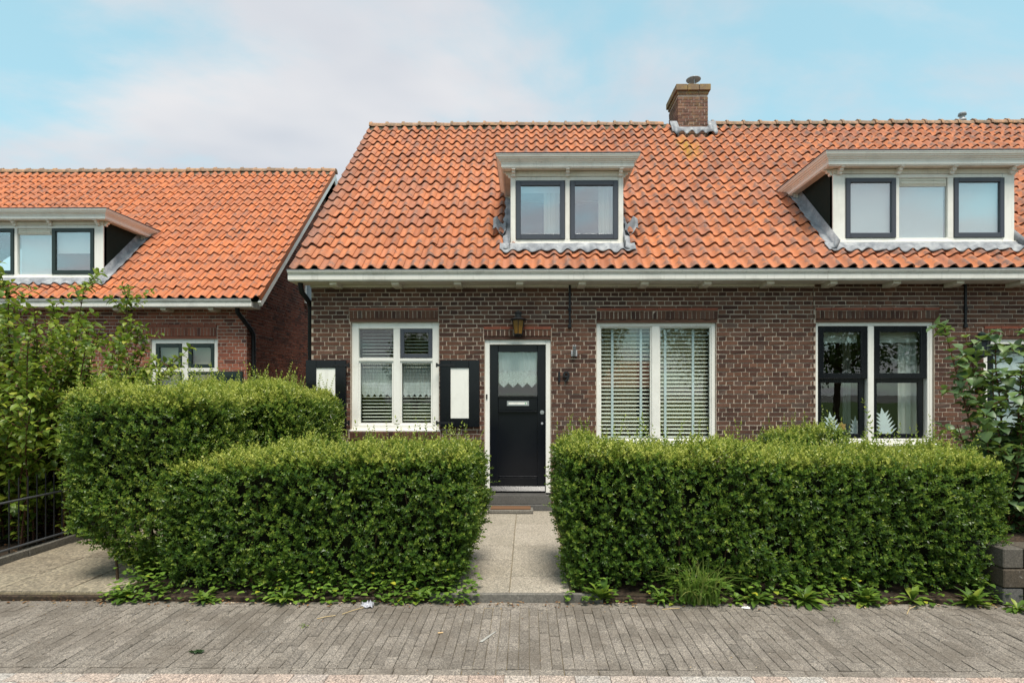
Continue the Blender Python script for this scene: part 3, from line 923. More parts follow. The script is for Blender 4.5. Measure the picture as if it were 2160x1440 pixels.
TX0 = -3.20

def gutter_part(house, x0, x1, dy, name='gutter'):
    yf = 7.52 + dy
    prof = [(0.014, 3.157), (0.014, 3.168), (0.002, 3.172), (0.0, 3.228), (0.012, 3.233), (0.012, 3.246), (-0.006, 3.250), (-0.010, 3.262), (-0.022, 3.270),
            (-0.026, 3.284), (-0.026, 3.296), (-0.008, 3.296), (-0.008, 3.255), (0.27, 3.255), (0.335, 3.29), (0.335, 3.157)]
    g = MB(); g.prism_x([(yf+a, z) for a, z in prof], x0, x1)
    o = g.build(name, M['weathered_white'], house)
    z = MB(); z.prism_x([(yf-0.030, 3.292), (yf-0.032, 3.303), (yf-0.004, 3.303), (yf-0.004, 3.298), (yf-0.028, 3.298)], x0-0.004, x1+0.004)
    z.build('zinc_edge', M['lead'], o)
    return o

def room(house, x0, x1, y0, y1, z0, z1, mat=None):
    m = MB()
    m.quad((x0,y1,z0),(x1,y1,z0),(x1,y1,z1),(x0,y1,z1)); m.quad((x0,y0,z0),(x0,y1,z0),(x0,y1,z1),(x0,y0,z1))
    m.quad((x1,y0,z0),(x1,y1,z0),(x1,y1,z1),(x1,y0,z1)); m.quad((x0,y0,z0),(x1,y0,z0),(x1,y1,z0),(x0,y1,z0)); m.quad((x0,y0,z1),(x1,y0,z1),(x1,y1,z1),(x0,y1,z1))
    return m.build('interior_wall', mat or M['room'], house)

def front_wall(house, x0, x1, dy, holes, mortar, name='front_wall', depth=0.12):
    y = 7.85 + dy
    m = MB()
    for a, b, c, d in grid_holes(x0, x1, 0.0, 3.30, holes): m.quad((a,y,c),(b,y,c),(b,y,d),(a,y,d))
    for a, b, c, d in holes:
        c2, d2 = max(c, 0.0), d
        m.quad((a,y,c2),(a,y+depth,c2),(a,y+depth,d2),(a,y,d2)); m.quad((b,y,c2),(b,y+depth,c2),(b,y+depth,d2),(b,y,d2))
        m.quad((a,y,d2),(b,y,d2),(b,y+depth,d2),(a,y+depth,d2)); m.quad((a,y,c2),(b,y,c2),(b,y+depth,c2),(a,y+depth,c2))
    return m.build(name, mortar, house)

def roof_sheet(house, x0, x1, dy, holes, mat=None):
    m = MB(); n = -0.035
    for a, b, c, d in grid_holes(x0, x1, -0.02, ROWS*TG+0.02, holes):
        m.quad(roof_pt(a, c, n, dy), roof_pt(b, c, n, dy), roof_pt(b, d, n, dy), roof_pt(a, d, n, dy))
    # rear slope
    ry, rz = roof_pt(0, ROWS*TG, n, dy)[1:]
    m.quad((x0, ry, rz), (x1, ry, rz), (x1, ry+3.9, rz-3.8), (x0, ry+3.9, rz-3.8))
    return m.build('roof', M['core'], house)

def dorm_hole(x0, x1, dy, zc):
    yf = 7.92
    return (x0, x1, (yf - EY)/CP, (zc + 0.02 - EZ)/SP)

# ------------------------------------------------------------------ ground, paving
def box_mesh_chamfer(w, l, h, ch, mat, name, jit=0.0):
    a, b = w/2, l/2
    r = lambda: random.gauss(0, jit)
    vs = [(-a,-b,-h),(a,-b,-h),(a,b,-h),(-a,b,-h), (-a,-b,-ch),(a,-b,-ch),(a,b,-ch),(-a,b,-ch),
          (-a+ch,-b+ch,r()),(a-ch,-b+ch,r()),(a-ch,b-ch,r()),(-a+ch,b-ch,r())]
    fs = [(0,1,5,4),(1,2,6,5),(2,3,7,6),(3,0,4,7),(4,5,9,8),(5,6,10,9),(6,7,11,10),(7,4,8,11),(8,9,10,11)]
    me = bpy.data.meshes.new(name); me.from_pydata(vs, [], fs); me.polygons.foreach_set('use_smooth', [False]*len(fs)); me.materials.append(mat); me.update(); return me

ZS = -0.06                         # level of the public pavement
g = MB(); g.quad((-400,-400,-0.16),(400,-400,-0.16),(400,400,-0.16),(-400,400,-0.16))
tag(g.build('ground', M['ground']), kind='structure')
vg = MB(); vg.box(-90, 90, -90, -9.0, -0.155, -0.12)
M['verge'] = mat_plain('mown_grass', (0.055, 0.09, 0.022, 1), 0.95, 0.1, var=0.6, scale=3)
tag(vg.build('grass_verge', M['verge']), kind='structure')
g = MB(); g.box(-40, 40, -9.0, 1.55, -0.155, -0.13)
tag(g.build('road', M['asphalt']), kind='structure')

def lay_pieces(parent, items, meshes, name, massname, want, pick, mat):
    """items: (x,y,z,rotz)"""
    items = sorted(items, key=pick)
    for x, y, z, r in items[:want]:
        piece(random.choice(meshes), name, (x, y, z), parent, (random.gauss(0, .004), random.gauss(0, .004), r + random.gauss(0, .004)))
    rest = items[want:]
    if rest:
        tm = []
        for me in meshes:
            a = np.empty(len(me.vertices)*3, dtype=np.float32); me.vertices.foreach_get('co', a)
            tm.append((a.reshape(-1,3), np.array([list(p.vertices) for p in me.polygons], dtype=np.int32)))
        V, F, T = [], [], []; base = 0
        for x, y, z, r in rest:
            a, f = random.choice(tm); r += random.gauss(0, .004); c, s = math.cos(r), math.sin(r)
            q = np.stack([a[:,0]*c - a[:,1]*s + x, a[:,0]*s + a[:,1]*c + y, a[:,2] + z], 1)
            V.append(q); F.append(f+base); base += len(a); T.append(np.full(len(a), random.random()))
        o = bpy.data.objects.new(massname, mesh_np(massname, np.concatenate(V), np.concatenate(F), np.concatenate(T), mat))
        link(o, parent); o['kind'] = 'stuff'

pav = MB(); pav.box(-9, 9, 1.6, 4.553, -0.15, ZS-0.011)
pav = pav.build('pavement', M['sand']); tag(pav, kind='structure')
PM = [box_mesh_chamfer(0.0677, 0.2035, 0.06, 0.0035, M['paver'], 'paver', 0.0016) for _ in range(5)]
items = []
nx = int(14.0/0.0705)
for i in range(nx):
    x = -7.0 + i*0.0705
    off = (0.0, 0.105, 0.045, 0.15)[i % 4] + random.gauss(0, 0.004)
    y = 3.452 + 0.1025 - 0.21 + off
    while y + 0.1025 < 4.455 + 0.001:
        if y - 0.1025 >= 3.449: items.append((x, y, ZS + random.gauss(0, 0.001), 0))
        y += 0.2095
lay_pieces(pav, items, PM, 'paver', 'paver_field', 300, lambda t: t[0]**2 + (t[1]-3.3)**2*2.5, M['paver'])
# cut pieces that fill the ends of the rows
CM = [box_mesh_chamfer(0.0665, l, 0.06, 0.005, M['paver'], 'paver', 0.001) for l in (0.06, 0.1, 0.145)]
fill = []
for i in range(nx):
    x = -7.0 + i*0.0705
    ys = sorted(t[1] for t in items if abs(t[0]-x) < 0.01)
    lo = ys[0]-0.1025 - 3.45; hi = 4.455 - (ys[-1]+0.1025)
    if lo > 0.03: fill.append((x, 3.45 + lo/2 - 0.002, lo - 0.008))
    if hi > 0.03: fill.append((x, 4.455 - hi/2 + 0.002, hi - 0.008))
c = np.array([(x, y, ZS-0.03) for x, y, l in fill]); h = np.array([(0.0337, max(l, 0.01)/2, 0.0295) for x, y, l in fill])
o = bpy.data.objects.new('cut_paver', boxes_mesh('cut_paver', c, h, M['paver'], 'y', 0.0012)); link(o, pav); o['kind'] = 'stuff'
EM = [box_mesh_chamfer(0.205, 0.072, 0.06, 0.005, M['paver'], 'paver', 0.0016) for _ in range(3)]
lay_pieces(pav, [(-7 + i*0.2095, 3.408, ZS+0.001, 0) for i in range(67)], EM, 'edging_paver', 'edging_row', 40, lambda t: abs(t[0]), M['paver'])
BM_ = [box_mesh_chamfer(0.41, 0.085, 0.06, 0.006, M['paver'], 'edge_strip', 0.002) for _ in range(3)]
lay_pieces(pav, [(-7 + i*0.415, 4.502, ZS-0.001, 0) for i in range(34)], BM_, 'edge_strip', 'edge_strip_row', 30, lambda t: abs(t[0]), M['paver'])
KM = [box_mesh_chamfer(0.209, 0.102, 0.06, 0.003, M['klinker'], 'street_brick', 0.0016) for _ in range(4)]
items = []
for r in range(17):
    y = 3.318 - r*0.104
    for i in range(64): items.append((-6.8 + i*0.2115 + (0.1 if r % 2 else 0), y, ZS + 0.003, 0))
lay_pieces(pav, items, KM, 'street_brick', 'street_brick_field', 60, lambda t: abs(t[0]) + (3.3-t[1])*40, M['klinker'])
k = MB()
for i in range(12): k.box(-9 + i*1.5, -9 + i*1.5 + 1.494, 1.5, 1.598, -0.15, ZS+0.01)
kerb = k.build('kerb', M['concrete'], None, 0.008); tag(kerb, kind='structure')

# garden bed and path
bed = MB(); bed.box(-3.75, -0.62, 4.6, 7.86, -0.15, -0.022); bed.box(0.37, 12, 4.6, 7.86, -0.15, -0.022); bed.box(-16, -5.08, 4.6, 12.4, -0.15, -0.02)
bed.box(-0.62, 0.37, 4.6, 7.86, -0.15, -0.03); bed.box(-5.08, -3.75, 4.6, 18, -0.15, -0.03)
tag(bed.build('soil', M['soil']), kind='structure')
path = MB(); path.box(-0.66, 0.38, 4.598, 7.86, -0.12, -0.012); path = path.build('garden_path', M['sand']); tag(path, kind='structure')
def slab(parent, x0, x1, y0, y1, z, mat, name, h=0.06):
    me = box_mesh_chamfer(x1-x0-0.007, y1-y0-0.007, h, 0.004, mat, name, 0.0012)
    return piece(me, name, ((x0+x1)/2, (y0+y1)/2, z + random.gauss(0, 0.0015)), parent, (random.gauss(0,.003), random.gauss(0,.003), random.gauss(0,.003)))
y = 4.60
LJ = [4.60, 5.03, 5.525, 6.02, 7.02, 7.52, 7.84]; RJ = [4.60, 5.03, 6.03, 7.03, 7.84]
for a, b in zip(LJ, LJ[1:]): slab(path, -0.65, -0.146, a, b, 0.0, M['gravel_tile'], 'path_tile')
for a, b in zip(RJ, RJ[1:]): slab(path, -0.146, 0.36, a, b, 0.0, M['gravel_tile'], 'path_tile')
e = MB(); e.box(-0.8, 0.62, 4.556, 4.596, -0.15, 0.006); e.build('edging_board', M['concrete'], path, 0.006)
drive = MB(); drive.box(-5.02, -3.4, 4.598, 12, -0.12, -0.012); drive = drive.build('driveway', M['sand']); tag(drive, kind='structure')
yy = 4.60
for r in range(10):
    h = 0.52 if r else 0.43
    off = 0.0 if r % 2 else 0.25
    for xa, xb in ((-5.0, -4.42), (-4.42, -3.84), (-3.84, -3.4)):
        slab(drive, xa, xb, yy, yy+h, 0.0 + random.gauss(0, 0.003), M['drive_tile'], 'drive_tile')
    yy += h
e = MB()
for i in range(6): e.box(-5.085, -5.025, 4.6 + i*1.0, 5.594 + i*1.0, -0.1, 0.07)
e.build('kerb_edge', M['concrete'], drive, 0.008)
e = MB(); e.box(-6.5, -0.81, 4.556, 4.596, -0.15, -0.025); e.box(0.63, 9, 4.556, 4.596, -0.15, -0.025)
tag(e.build('garden_edge', M['soil'], None, 0.006), kind='structure')

# ------------------------------------------------------------------ the houses
def near_center(b): return abs(b[0] - 0.6) + abs(b[1] - 2.2)*1.2 + (5 if b[1] < 1.25 else 0) + (2 if b[2] < 0.15 else 0)

# ---- house with the black door
H1 = thing('brick_house', (0.5, 7.85, 0), 'dark brown brick house with black front door, white shutters and small centre dormer', 'house', 'brick houses of the street')
SEAM = 3.995
XA = -3.037
holes = [(-2.481, -1.238, 1.113, 2.641), (-0.598, 0.334, 0.09, 2.392), (0.971, 2.646, 0.90, 2.652)]
bh = holes + [(-2.503, -1.243, 2.60, 2.838), (-0.613, 0.342, 2.35, 2.576), (0.969, 2.668, 2.6, 2.833), (-2.51, -1.22, 0.985, 1.113), (-0.66, 0.40, -0.1, 0.10)]
W1 = front_wall(H1, XA, SEAM, 0, holes, M['mortar'])
lay_bricks(W1, brick_list(XA, SEAM, 0.014, 3.24, bh), 7.85, 'y', M['brick'], 300, near_center)
sw = MB(); sw.box(XA, XA+0.1, 7.862, 15.3, 0, 3.3); sw.box(XA, 11.0, 15.2, 15.3, 0, 3.3)
sw.prism_x([(7.9, 3.3), (15.25, 3.3), (11.4, 6.95)], XA, XA+0.1)
sw.build('side_wall', M['brick'], H1)
room(H1, XA+0.1, SEAM-0.02, 8.05, 12.0, 0.05, 2.95)
dC = (-0.234, 1.361); 
R1 = roof_sheet(H1, -3.2, 4.02, 0, [dorm_hole(*dC, 0, 4.775)])
cell = lambda x, v: (x - 0.3)**2 + (v*1.0)**2*1.3
lay_tiles(R1, -3.2, 4.02, 0, 'tile', [(dC[0]-0.02, dC[1]+0.02, 0.5, 2.3), (2.95, 3.62, 4.85, 9)], 300, lambda t: (t[0]*0.75)**2 + t[1]**2)
lay_ridge(R1, -3.2, 4.02, 0, (2.93, 3.62))
G1 = gutter_part(H1, -3.231, 4.02, 0)
for i in range(8):
    x = -2.648 + i*0.8495
    b = MB(); b.prism_x([(7.60, 3.156), (7.60, 3.12), (7.66, 3.10), (7.848, 3.10), (7.848, 3.156)], x-0.05, x+0.05); b.build('rafter_end', M['cream'], H1)
fs = MB(); fs.box(-3.05, 4.0, 7.838, 7.846, 3.125, 3.156); fs.build('soffit_batten', M['cream'], H1)
p = MB(); p.tube([(-3.125, 7.68, 3.17), (-3.125, 7.69, 3.09), (-3.12, 7.73, 3.03), (-3.105, 7.80, 2.99), (-3.095, 7.92, 2.93), (-3.095, 7.96, 2.86), (-3.095, 7.96, 0.0)], 0.036, 10)
p.build('downpipe', M['iron'], H1)

# window with shutters
lintel(H1, -2.501, -1.245, 2.690, 2.801, 2.835, 7.85, M['brick'])
yw = 7.85
m = MB(); frame_boxes(m, -2.479, -1.240, 1.115, 2.639, yw+0.035, yw+0.11, 0.098, wt=0.09, wb=0.085, mull=[(-1.890, -1.794)], trans=[(2.09, 2.136)])
WA = m.build('window', M['white'], H1, 0.006)
MB().box(-2.50, -1.22, yw-0.01, yw+0.034, 1.100, 1.128).build('sill', M['white'], WA, 0.005)
pane(WA, -2.381, -1.890, 2.136, 2.549, yw+0.07)
sash(WA, -1.790, -1.342, 2.142, 2.545, yw+0.028, yw+0.075, 0.052, M['slate'])
for a, b in ((-2.381, -1.890), (-1.794, -1.338)):
    mm = MB(); frame_boxes(mm, a+0.001, b-0.001, 1.201, 2.089, yw+0.05, yw+0.09, 0.02); mm.build('glazing_bead', M['white'], WA)
    pane(WA, a+0.015, b-0.015, 1.215, 2.075, yw+0.068)
    drape(WA, a+0.02, b-0.02, 1.80, 2.09, yw+0.125, M['net'], 9, 0.010, 'net_curtain')
    drape(WA, a+0.02, b-0.02, 1.575, 1.80, yw+0.125, M['lace'], 5, 0.008, 'lace_edge', 5, 0.055)
    slats(WA, a+0.01, b-0.01, 1.19, 2.56, yw+0.20, 0.0475, 0.03, 20)
ms = [boxes_mesh('brick', [(0,0,0)], [(0.0245, 0.045, 0.052)], M['brick'], 'y', 0.0015) for _ in range(3)]
for mm in ms:
    for q in mm.attributes['tone'].data: q.value = 0.0
for i in range(21): piece(random.choice(ms), 'brick', (-2.49 + (i+0.5)*0.0605, yw+0.012, 1.045), W1, (R(9), 0, 0))
def shutter(x0, x1, z0, z1, hinge):
    m = MB(); y0, y1 = 7.792, 7.834
    w = 0.148
    frame_boxes(m, x0, x1, z0, z1, y0, y1, w, wt=0.108, wb=0.125)
    s = m.build('shutter', M['black'], H1, 0.004)
    MB().box(x0+w-0.002, x1-w+0.002, y0+0.012, y1-0.008, z0+0.123, z1-0.106).build('shutter_panel', M['white'], s, 0, 'plain white panel')
    for zz in (z1-0.07, z0+0.06):
        hm = MB(); hx = x1 if hinge > 0 else x0
        hm.box(min(hx-hinge*0.2, hx+hinge*0.045), max(hx-hinge*0.2, hx+hinge*0.045), y0-0.006, y0-0.0005, zz-0.016, zz+0.016)
        hm.tube([(hx+hinge*0.045, y0-0.004, zz-0.03), (hx+hinge*0.045, y0-0.004, zz+0.03)], 0.012, 8)
        for q in (0.03, 0.1, 0.17): hm.lathe(0, 0, [(0.006, 0), (0.0035, 0.004)], 6) if False else hm.box(hx-hinge*q-0.006, hx-hinge*q+0.006, y0-0.010, y0-0.006, zz-0.006, zz+0.006)
        hm.build('hinge', M['iron'], s)
shutter(-3.097, -2.535, 1.166, 2.101, 1)
shutter(-1.215, -0.665, 1.166, 2.101, -1)

# front door
lintel(H1, -0.611, 0.340, 2.441, 2.532, 2.572, 7.85, M['brick'])
m = MB(); m.box(-0.596, -0.527, yw+0.02, yw+0.11, 0.238, 2.390); m.box(0.263, 0.332, yw+0.02, yw+0.11, 0.238, 2.390); m.box(-0.527, 0.263, yw+0.02, yw+0.11, 2.322, 2.390)
m.build('door_frame', M['white'], H1, 0.006)
MB().box(-0.527, 0.263, yw+0.085, yw+0.13, 0.24, 0.25).build('door_stop', M['black'], H1)
d0, d1 = -0.524, 0.260
m = MB(); y0, y1 = yw+0.055, yw+0.098
m.box(d0, d0+0.116, y0, y1, 0.262, 2.318); m.box(d1-0.116, d1, y0, y1, 0.262, 2.318)
m.box(d0+0.116, d1-0.116, y0, y1, 2.222, 2.318); m.box(d0+0.116, d1-0.116, y0, y1, 1.40, 1.585); m.box(d0+0.116, d1-0.116, y0, y1, 0.262, 0.45)
D1 = m.build('door', M['black'], H1, 0.005)
MB().box(d0+0.114, d1-0.114, y0+0.016, y1-0.004, 0.448, 1.402).build('door_panel', M['black'], D1)
MB().box(d0+0.118, d1-0.118, y0-0.006, y0+0.012, 1.37, 1.398).build('panel_mould', M['black'], D1, 0.004)
MB().box(d0+0.118, d1-0.118, y0-0.002, y0+0.014, 0.452, 0.47).build('panel_mould', M['black'], D1, 0.004)
MB().box(d0+0.110, d1-0.110, y0-0.014, y0-0.001, 1.578, 1.594).build('glazing_sill', M['black'], D1, 0.003)
MB().prism_x([(y0-0.001, 0.330), (y0-0.012, 0.328), (y0-0.052, 0.268), (y0-0.052, 0.252), (y0-0.001, 0.252)], d0+0.006, d1-0.006).build('weatherboard', M['black'], D1, 0.003)
pane(D1, d0+0.112, d1-0.112, 1.582, 2.226, y0+0.022)
drape(D1, d0+0.125, d1-0.125, 1.955, 2.23, y0+0.062, M['net_dense'], 7, 0.006, 'net_curtain')
drape(D1, d0+0.125, d1-0.125, 1.72, 1.957, y0+0.062, M['lace'], 4, 0.004, 'lace_edge', 4, 0.07)
ls = MB(); frame_boxes(ls, -0.284, 0.027, 1.463, 1.531, y0-0.007, y0-0.0005, 0.012); ls.box(-0.272, 0.015, y0-0.004, y0-0.0006, 1.475, 1.519)
ls.build('letter_slot', M['steel'], D1)
MB().box(-0.262, 0.0, y0-0.006, y0-0.0042, 1.482, 1.512).build('slot_label', M['white'], D1)
MB().box(-0.03, -0.012, y0-0.0075, y0-0.0062, 1.488, 1.506).build('slot_sticker', mat_plain('green_print', (0.12, 0.42, 0.2, 1)), D1)
def disc_y(m, x, y, z, r, d, n=20):
    vs = [(x + r*math.cos(2*math.pi*k/n), y, z + r*math.sin(2*math.pi*k/n)) for k in range(n)]
    m.add(vs + [(a, y-d, c_) for a, _, c_ in vs], [tuple(range(n-1, -1, -1)), tuple(range(n, 2*n))] + [(k, (k+1) % n, (k+1) % n+n, k+n) for k in range(n)])
    return m
disc_y(disc_y(MB(), 0.212, y0-0.0005, 1.371, 0.029, 0.008), 0.212, y0-0.009, 1.371, 0.013, 0.006).build('lock_rosette', M['steel'], D1)
disc_y(MB(), 0.212, y0-0.0005, 1.215, 0.016, 0.008).build('lower_lock', M['alu'], D1)
MB().box(-0.577, -0.557, yw+0.008, yw+0.0195, 1.56, 1.625).build('doorbell', M['black'], H1)
t = MB(); t.box(-0.60, 0.336, yw-0.03, yw+0.12, 0.085, 0.215); t.box(-0.53, 0.266, yw-0.01, yw+0.12, 0.2155, 0.236); t.build('threshold', M['threshold'], H1, 0.005)
t = MB(); t.box(-0.64, 0.38, yw-0.05, yw+0.10, 0.0, 0.083); t.build('door_step', M['threshold'], H1, 0.006)
# black iron wall anchor
def anchor(house, x):
    a = MB(); a.box(x-0.014, x+0.014, yw-0.034, yw-0.012, 2.565, 3.15); a.box(x-0.022, x+0.022, yw-0.040, yw-0.012, 2.79, 2.83)
    a.box(x-0.024, x+0.024, yw-0.038, yw-0.012, 2.548, 2.60); a.build('wall_anchor', M['iron'], house, 0.003)
anchor(H1, 0.597)
def digit(txt, x, z, size, house, font_y):
    cu = bpy.data.curves.new('digit', 'FONT'); cu.body = txt; cu.size = size; cu.extrude = 0.006; cu.bevel_depth = 0.0025; cu.offset = 0.0015
    ob = bpy.data.objects.new('tmp', cu); col.objects.link(ob)
    dg = bpy.context.evaluated_depsgraph_get()
    me = bpy.data.meshes.new_from_object(ob.evaluated_get(dg)); bpy.data.objects.remove(ob)
    me.materials.clear(); me.materials.append(M['iron'])
    o = bpy.data.objects.new('house_number_digit', me); o.location = (x, font_y, z); o.rotation_euler = (R(90), 0, 0)
    return link(o, house)
digit('1', 0.398, 1.798, 0.205, H1, yw-0.026)
digit('9', 0.497, 1.798, 0.205, H1, yw-0.026)

# window with blinds
lintel(H1, 0.971, 2.666, 2.674, 2.789, 2.829, 7.85, M['brick'])
m = MB(); frame_boxes(m, 0.973, 2.644, 0.902, 2.650, yw+0.03, yw+0.11, 0.055, wt=0.072, wb=0.085, mull=[(1.752, 1.860)])
WB = m.build('window', M['white'], H1, 0.006)
MB().box(0.96, 2.66, yw-0.015, yw+0.028, 0.885, 0.918).build('sill', M['white'], WB, 0.005)
for a, b, tps in ((1.028, 1.752, (1.215, 1.622)), (1.860, 2.589, (1.968, 2.362))):
    mm = MB(); frame_boxes(mm, a+0.001, b-0.001, 0.988, 2.577, yw+0.05, yw+0.09, 0.016); mm.build('glazing_bead', M['white'], WB)
    pane(WB, a+0.01, b-0.01, 0.998, 2.567, yw+0.068, M['glass'])
    slats(WB, a+0.005, b-0.005, 0.99, 2.55, yw+0.165, 0.0555, 0.046, 25)
    MB().box(a+0.004, b-0.004, yw+0.14, yw+0.19, 2.552, 2.60).build('blind_head', M['cream'], WB)
    for tx in tps:
        MB().box(tx-0.017, tx+0.017, yw+0.138, yw+0.140, 0.99, 2.552).build('blind_tape', M['tape'], WB)

drape(WB, 1.06, 1.60, 0.95, 2.6, yw+0.34, M['beige_curtain'], 5, 0.03)
drape(WB, 1.95, 2.60, 0.95, 2.6, yw+0.34, M['beige_curtain'], 6, 0.03)
# centre dormer
dm = dormer(H1, dC[0], dC[1], 0, 3.762, 4.702, 4.775, 0.115, 1.4,
       [dict(x0=-0.16, x1=0.538, kind='dark', drapes=[(0.24, 0.46, 3.82, 4.52, 0.10, M['curtain'], 3)], boards=[(-0.15, 0.53, 4.50, 4.62, 0.085)]),
        dict(x0=0.605, x1=1.288, kind='dark', drapes=[(1.02, 1.24, 3.82, 4.60, 0.10, M['curtain'], 3)])],
       [-0.19, 0.571, 1.317], post=0.072, cornice_mat=M['weathered_white'])
# pieces of lead turned up beside the dormer
for sx, sg in ((dC[0]-0.17, 1), (dC[1]+0.17, -1)):
    V, F = [], []; n = 10
    for i in range(n+1):
        t = i/n
        for j in range(5):
            s_ = j/4
            x = sx + sg*(s_-0.5)*0.19
            V.append(roof_pt(x, 1.22 - 0.36*t + 0.05*math.sin(6*s_), 0.10 + 0.05*math.sin(s_*math.pi*2 + 0.6) + 0.035*math.sin(t*7)))
    for i in range(n):
        for j in range(4): F.append((i*5+j, i*5+j+1, (i+1)*5+j+1, (i+1)*5+j))
    o = bpy.data.objects.new('lead_patch', mesh_np('lead_patch', V, F, None, M['lead'], True)); link(o, R1)
    o.modifiers.new('thick', 'SOLIDIFY').thickness = 0.008

# chimney
def chimney(house, x0, x1, y0, y1, z0, z1):
    core = MB().box(x0+0.006, x1-0.006, y0+0.006, y1-0.006, z0, z1-0.01).build('chimney', M['mortar_l'], house)
    zc = z1 - 0.19
    for b in brick_list(x0, x1, z0, zc, [], x0): piece(brick_mesh(b[2], b[3], BD, M['brick_chim'], 'y'), 'brick', (b[0], y0 + BD/2 - 0.003, b[1]), core)
    for b in brick_list(y0, y1, z0, zc, [], y0):
        piece(brick_mesh(b[2], b[3], BD, M['brick_chim'], 'x'), 'brick', (x0 + BD/2 - 0.003, b[0], b[1]), core)
        piece(brick_mesh(b[2], b[3], BD, M['brick_chim'], 'x'), 'brick', (x1 - BD/2 + 0.003, b[0], b[1]), core)
    for k, (pr, za, zb) in enumerate(((0.018, zc, zc+0.062), (0.05, zc+0.066, zc+0.185))):
        n = 3
        for i in range(n):
            a = x0-pr + (x1-x0+2*pr)*i/n; b = x0-pr + (x1-x0+2*pr)*(i+1)/n
            mb = MB().box(a+0.004, b-0.004, y0-pr, y0+0.1, za, zb); mb.build('cap_brick', M['brick_lich'], core, 0.006)
            a2 = y0+0.104 + (y1-y0+pr-0.104)*i/n; b2 = y0+0.104 + (y1-y0+pr-0.104)*(i+1)/n
            for xs in ((x0-pr, x0+0.1), (x1-0.1, x1+pr)):
                MB().box(*xs, a2+0.003, b2-0.003, za, zb).build('cap_brick', M['brick_lich'], core, 0.006)
    MB().box(x0+0.05, x1-0.05, y0+0.05, y1-0.05, z1-0.012, z1+0.02).build('flaunching', M['concrete'], core)
    cw = MB(); cx_, cy_ = (x0+x1)/2 + 0.13, (y0+y1)/2 + 0.05
    cw.lathe(cx_, cy_, [(0.075, z1), (0.075, z1+0.20)], 14)
    cw.lathe(cx_, cy_, [(0.145, z1+0.315), (0.150, z1+0.325), (0.08, z1+0.352), (0.01, z1+0.36)], 20)
    for q in range(3):
        t = q*2.1+0.5; cw.tube([(cx_+0.07*math.cos(t), cy_+0.07*math.sin(t), z1+0.1), (cx_+0.07*math.cos(t), cy_+0.07*math.sin(t), z1+0.325)], 0.008, 5)
    cw.build('cowl', M['alu'], core)
    # lead skirt
    V, F = [], []; nx = 44
    for j in range(5):
        for i in range(nx+1):
            x = x0-0.16 + (x1-x0+0.32)*i/nx; t = ((x-TX0)/TW) % 1
            q = j/4
            ins = x0 <= x <= x1
            vtop = (y0 - EY)/CP + (0.0 if ins else 0.18)
            vv = vtop + 0.03 - q*(0.15 + (0.2 if not ins else 0.0) + 0.02*math.sin(x*23))
            V.append(roof_pt(x, vv, 0.075 + (1-q)*0.06 + (tile_h(t)-0.02)*min(1, q*1.5) + (0.05*(1-q) if not ins else 0)))
    kk = nx+1
    for j in range(4):
        for i in range(nx): F.append((j*kk+i, j*kk+i+1, (j+1)*kk+i+1, (j+1)*kk+i))
    o = bpy.data.objects.new('lead_skirt', mesh_np('lead_skirt', V, F, None, M['lead'], True)); link(o, core)
    o.modifiers.new('thick', 'SOLIDIFY').thickness = 0.006
    for sx, sg in ((x0, -1), (x1, 1)):
        s = MB(); s.prism_x([(y0-0.015, EZ+(y0-EY)*0.974-0.05), (y0-0.015, EZ+(y0-EY)*0.974+0.16), (y0+0.12, EZ+(y0-EY)*0.974+0.30), (y1, EZ+(y0-EY)*0.974+0.30), (y1, EZ+(y0-EY)*0.974)], sx-0.012, sx+0.012)
        s.build('lead_upstand', M['lead'], core)
chimney(H1, 2.985, 3.574, 11.10, 11.80, 6.45, 7.735)

# ---- right-hand neighbour
XE = 10.86
H2 = thing('brick_house', (7.2, 7.85, 0), 'right-hand brown brick house with wide three-window dormer and black sash windows', 'house', 'brick houses of the street')
holes = [(4.030, 5.674, 0.92, 2.655), (6.355, 7.29, 0.09, 2.392)]
bh = holes + [(4.022, 5.735, 2.6, 2.836), (6.34, 7.30, 2.35, 2.574), (6.3, 7.35, -.1, 0.1)]
W2 = front_wall(H2, SEAM+0.006, XE-0.1, 0, holes, M['mortar'])
lay_bricks(W2, brick_list(SEAM+0.006, XE-0.1, 0.014, 3.24, bh, 0.05), 7.85, 'y', M['brick'], 300, lambda b: abs(b[0]-4.2) + abs(b[1]-2.4)*1.1 + (5 if b[1] < 1.2 else 0) + (1.5 if b[2] < 0.15 else 0))
sw = MB(); sw.box(XE-0.1, XE, 7.862, 15.3, 0, 3.3); sw.build('side_wall', M['brick'], H2)
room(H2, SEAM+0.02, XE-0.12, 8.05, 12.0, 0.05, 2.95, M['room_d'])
dR = (4.307, 6.841)
R2 = roof_sheet(H2, 4.02, XE, 0, [dorm_hole(*dR, 0, 4.79)])
lay_tiles(R2, 4.02, XE, 0, 'tile', [(dR[0]-0.02, dR[1]+0.02, 0.5, 2.3)], 300, lambda t: ((t[0]-4.4)*0.7)**2 + (t[1]*0.8)**2)
lay_ridge(R2, 4.02, XE, 0)
G2 = gutter_part(H2, 4.024, XE, 0)
for i in range(8):
    x = 4.148 + i*0.8495
    b = MB(); b.prism_x([(7.60, 3.156), (7.60, 3.12), (7.66, 3.10), (7.848, 3.10), (7.848, 3.156)], x-0.05, x+0.05); b.build('rafter_end', M['cream'], H2)
lintel(H2, 4.025, 5.733, 2.680, 2.792, 2.831, 7.85, M['brick'])
m = MB(); frame_boxes(m, 4.032, 5.672, 0.922, 2.653, yw+0.03, yw+0.12, 0.045, wt=0.075, wb=0.08, mull=[(4.772, 4.858)])
m.box(5.60, 5.627, yw+0.032, yw+0.12, 1.002, 2.578)
WC = m.build('window', M['white'], H2, 0.006)
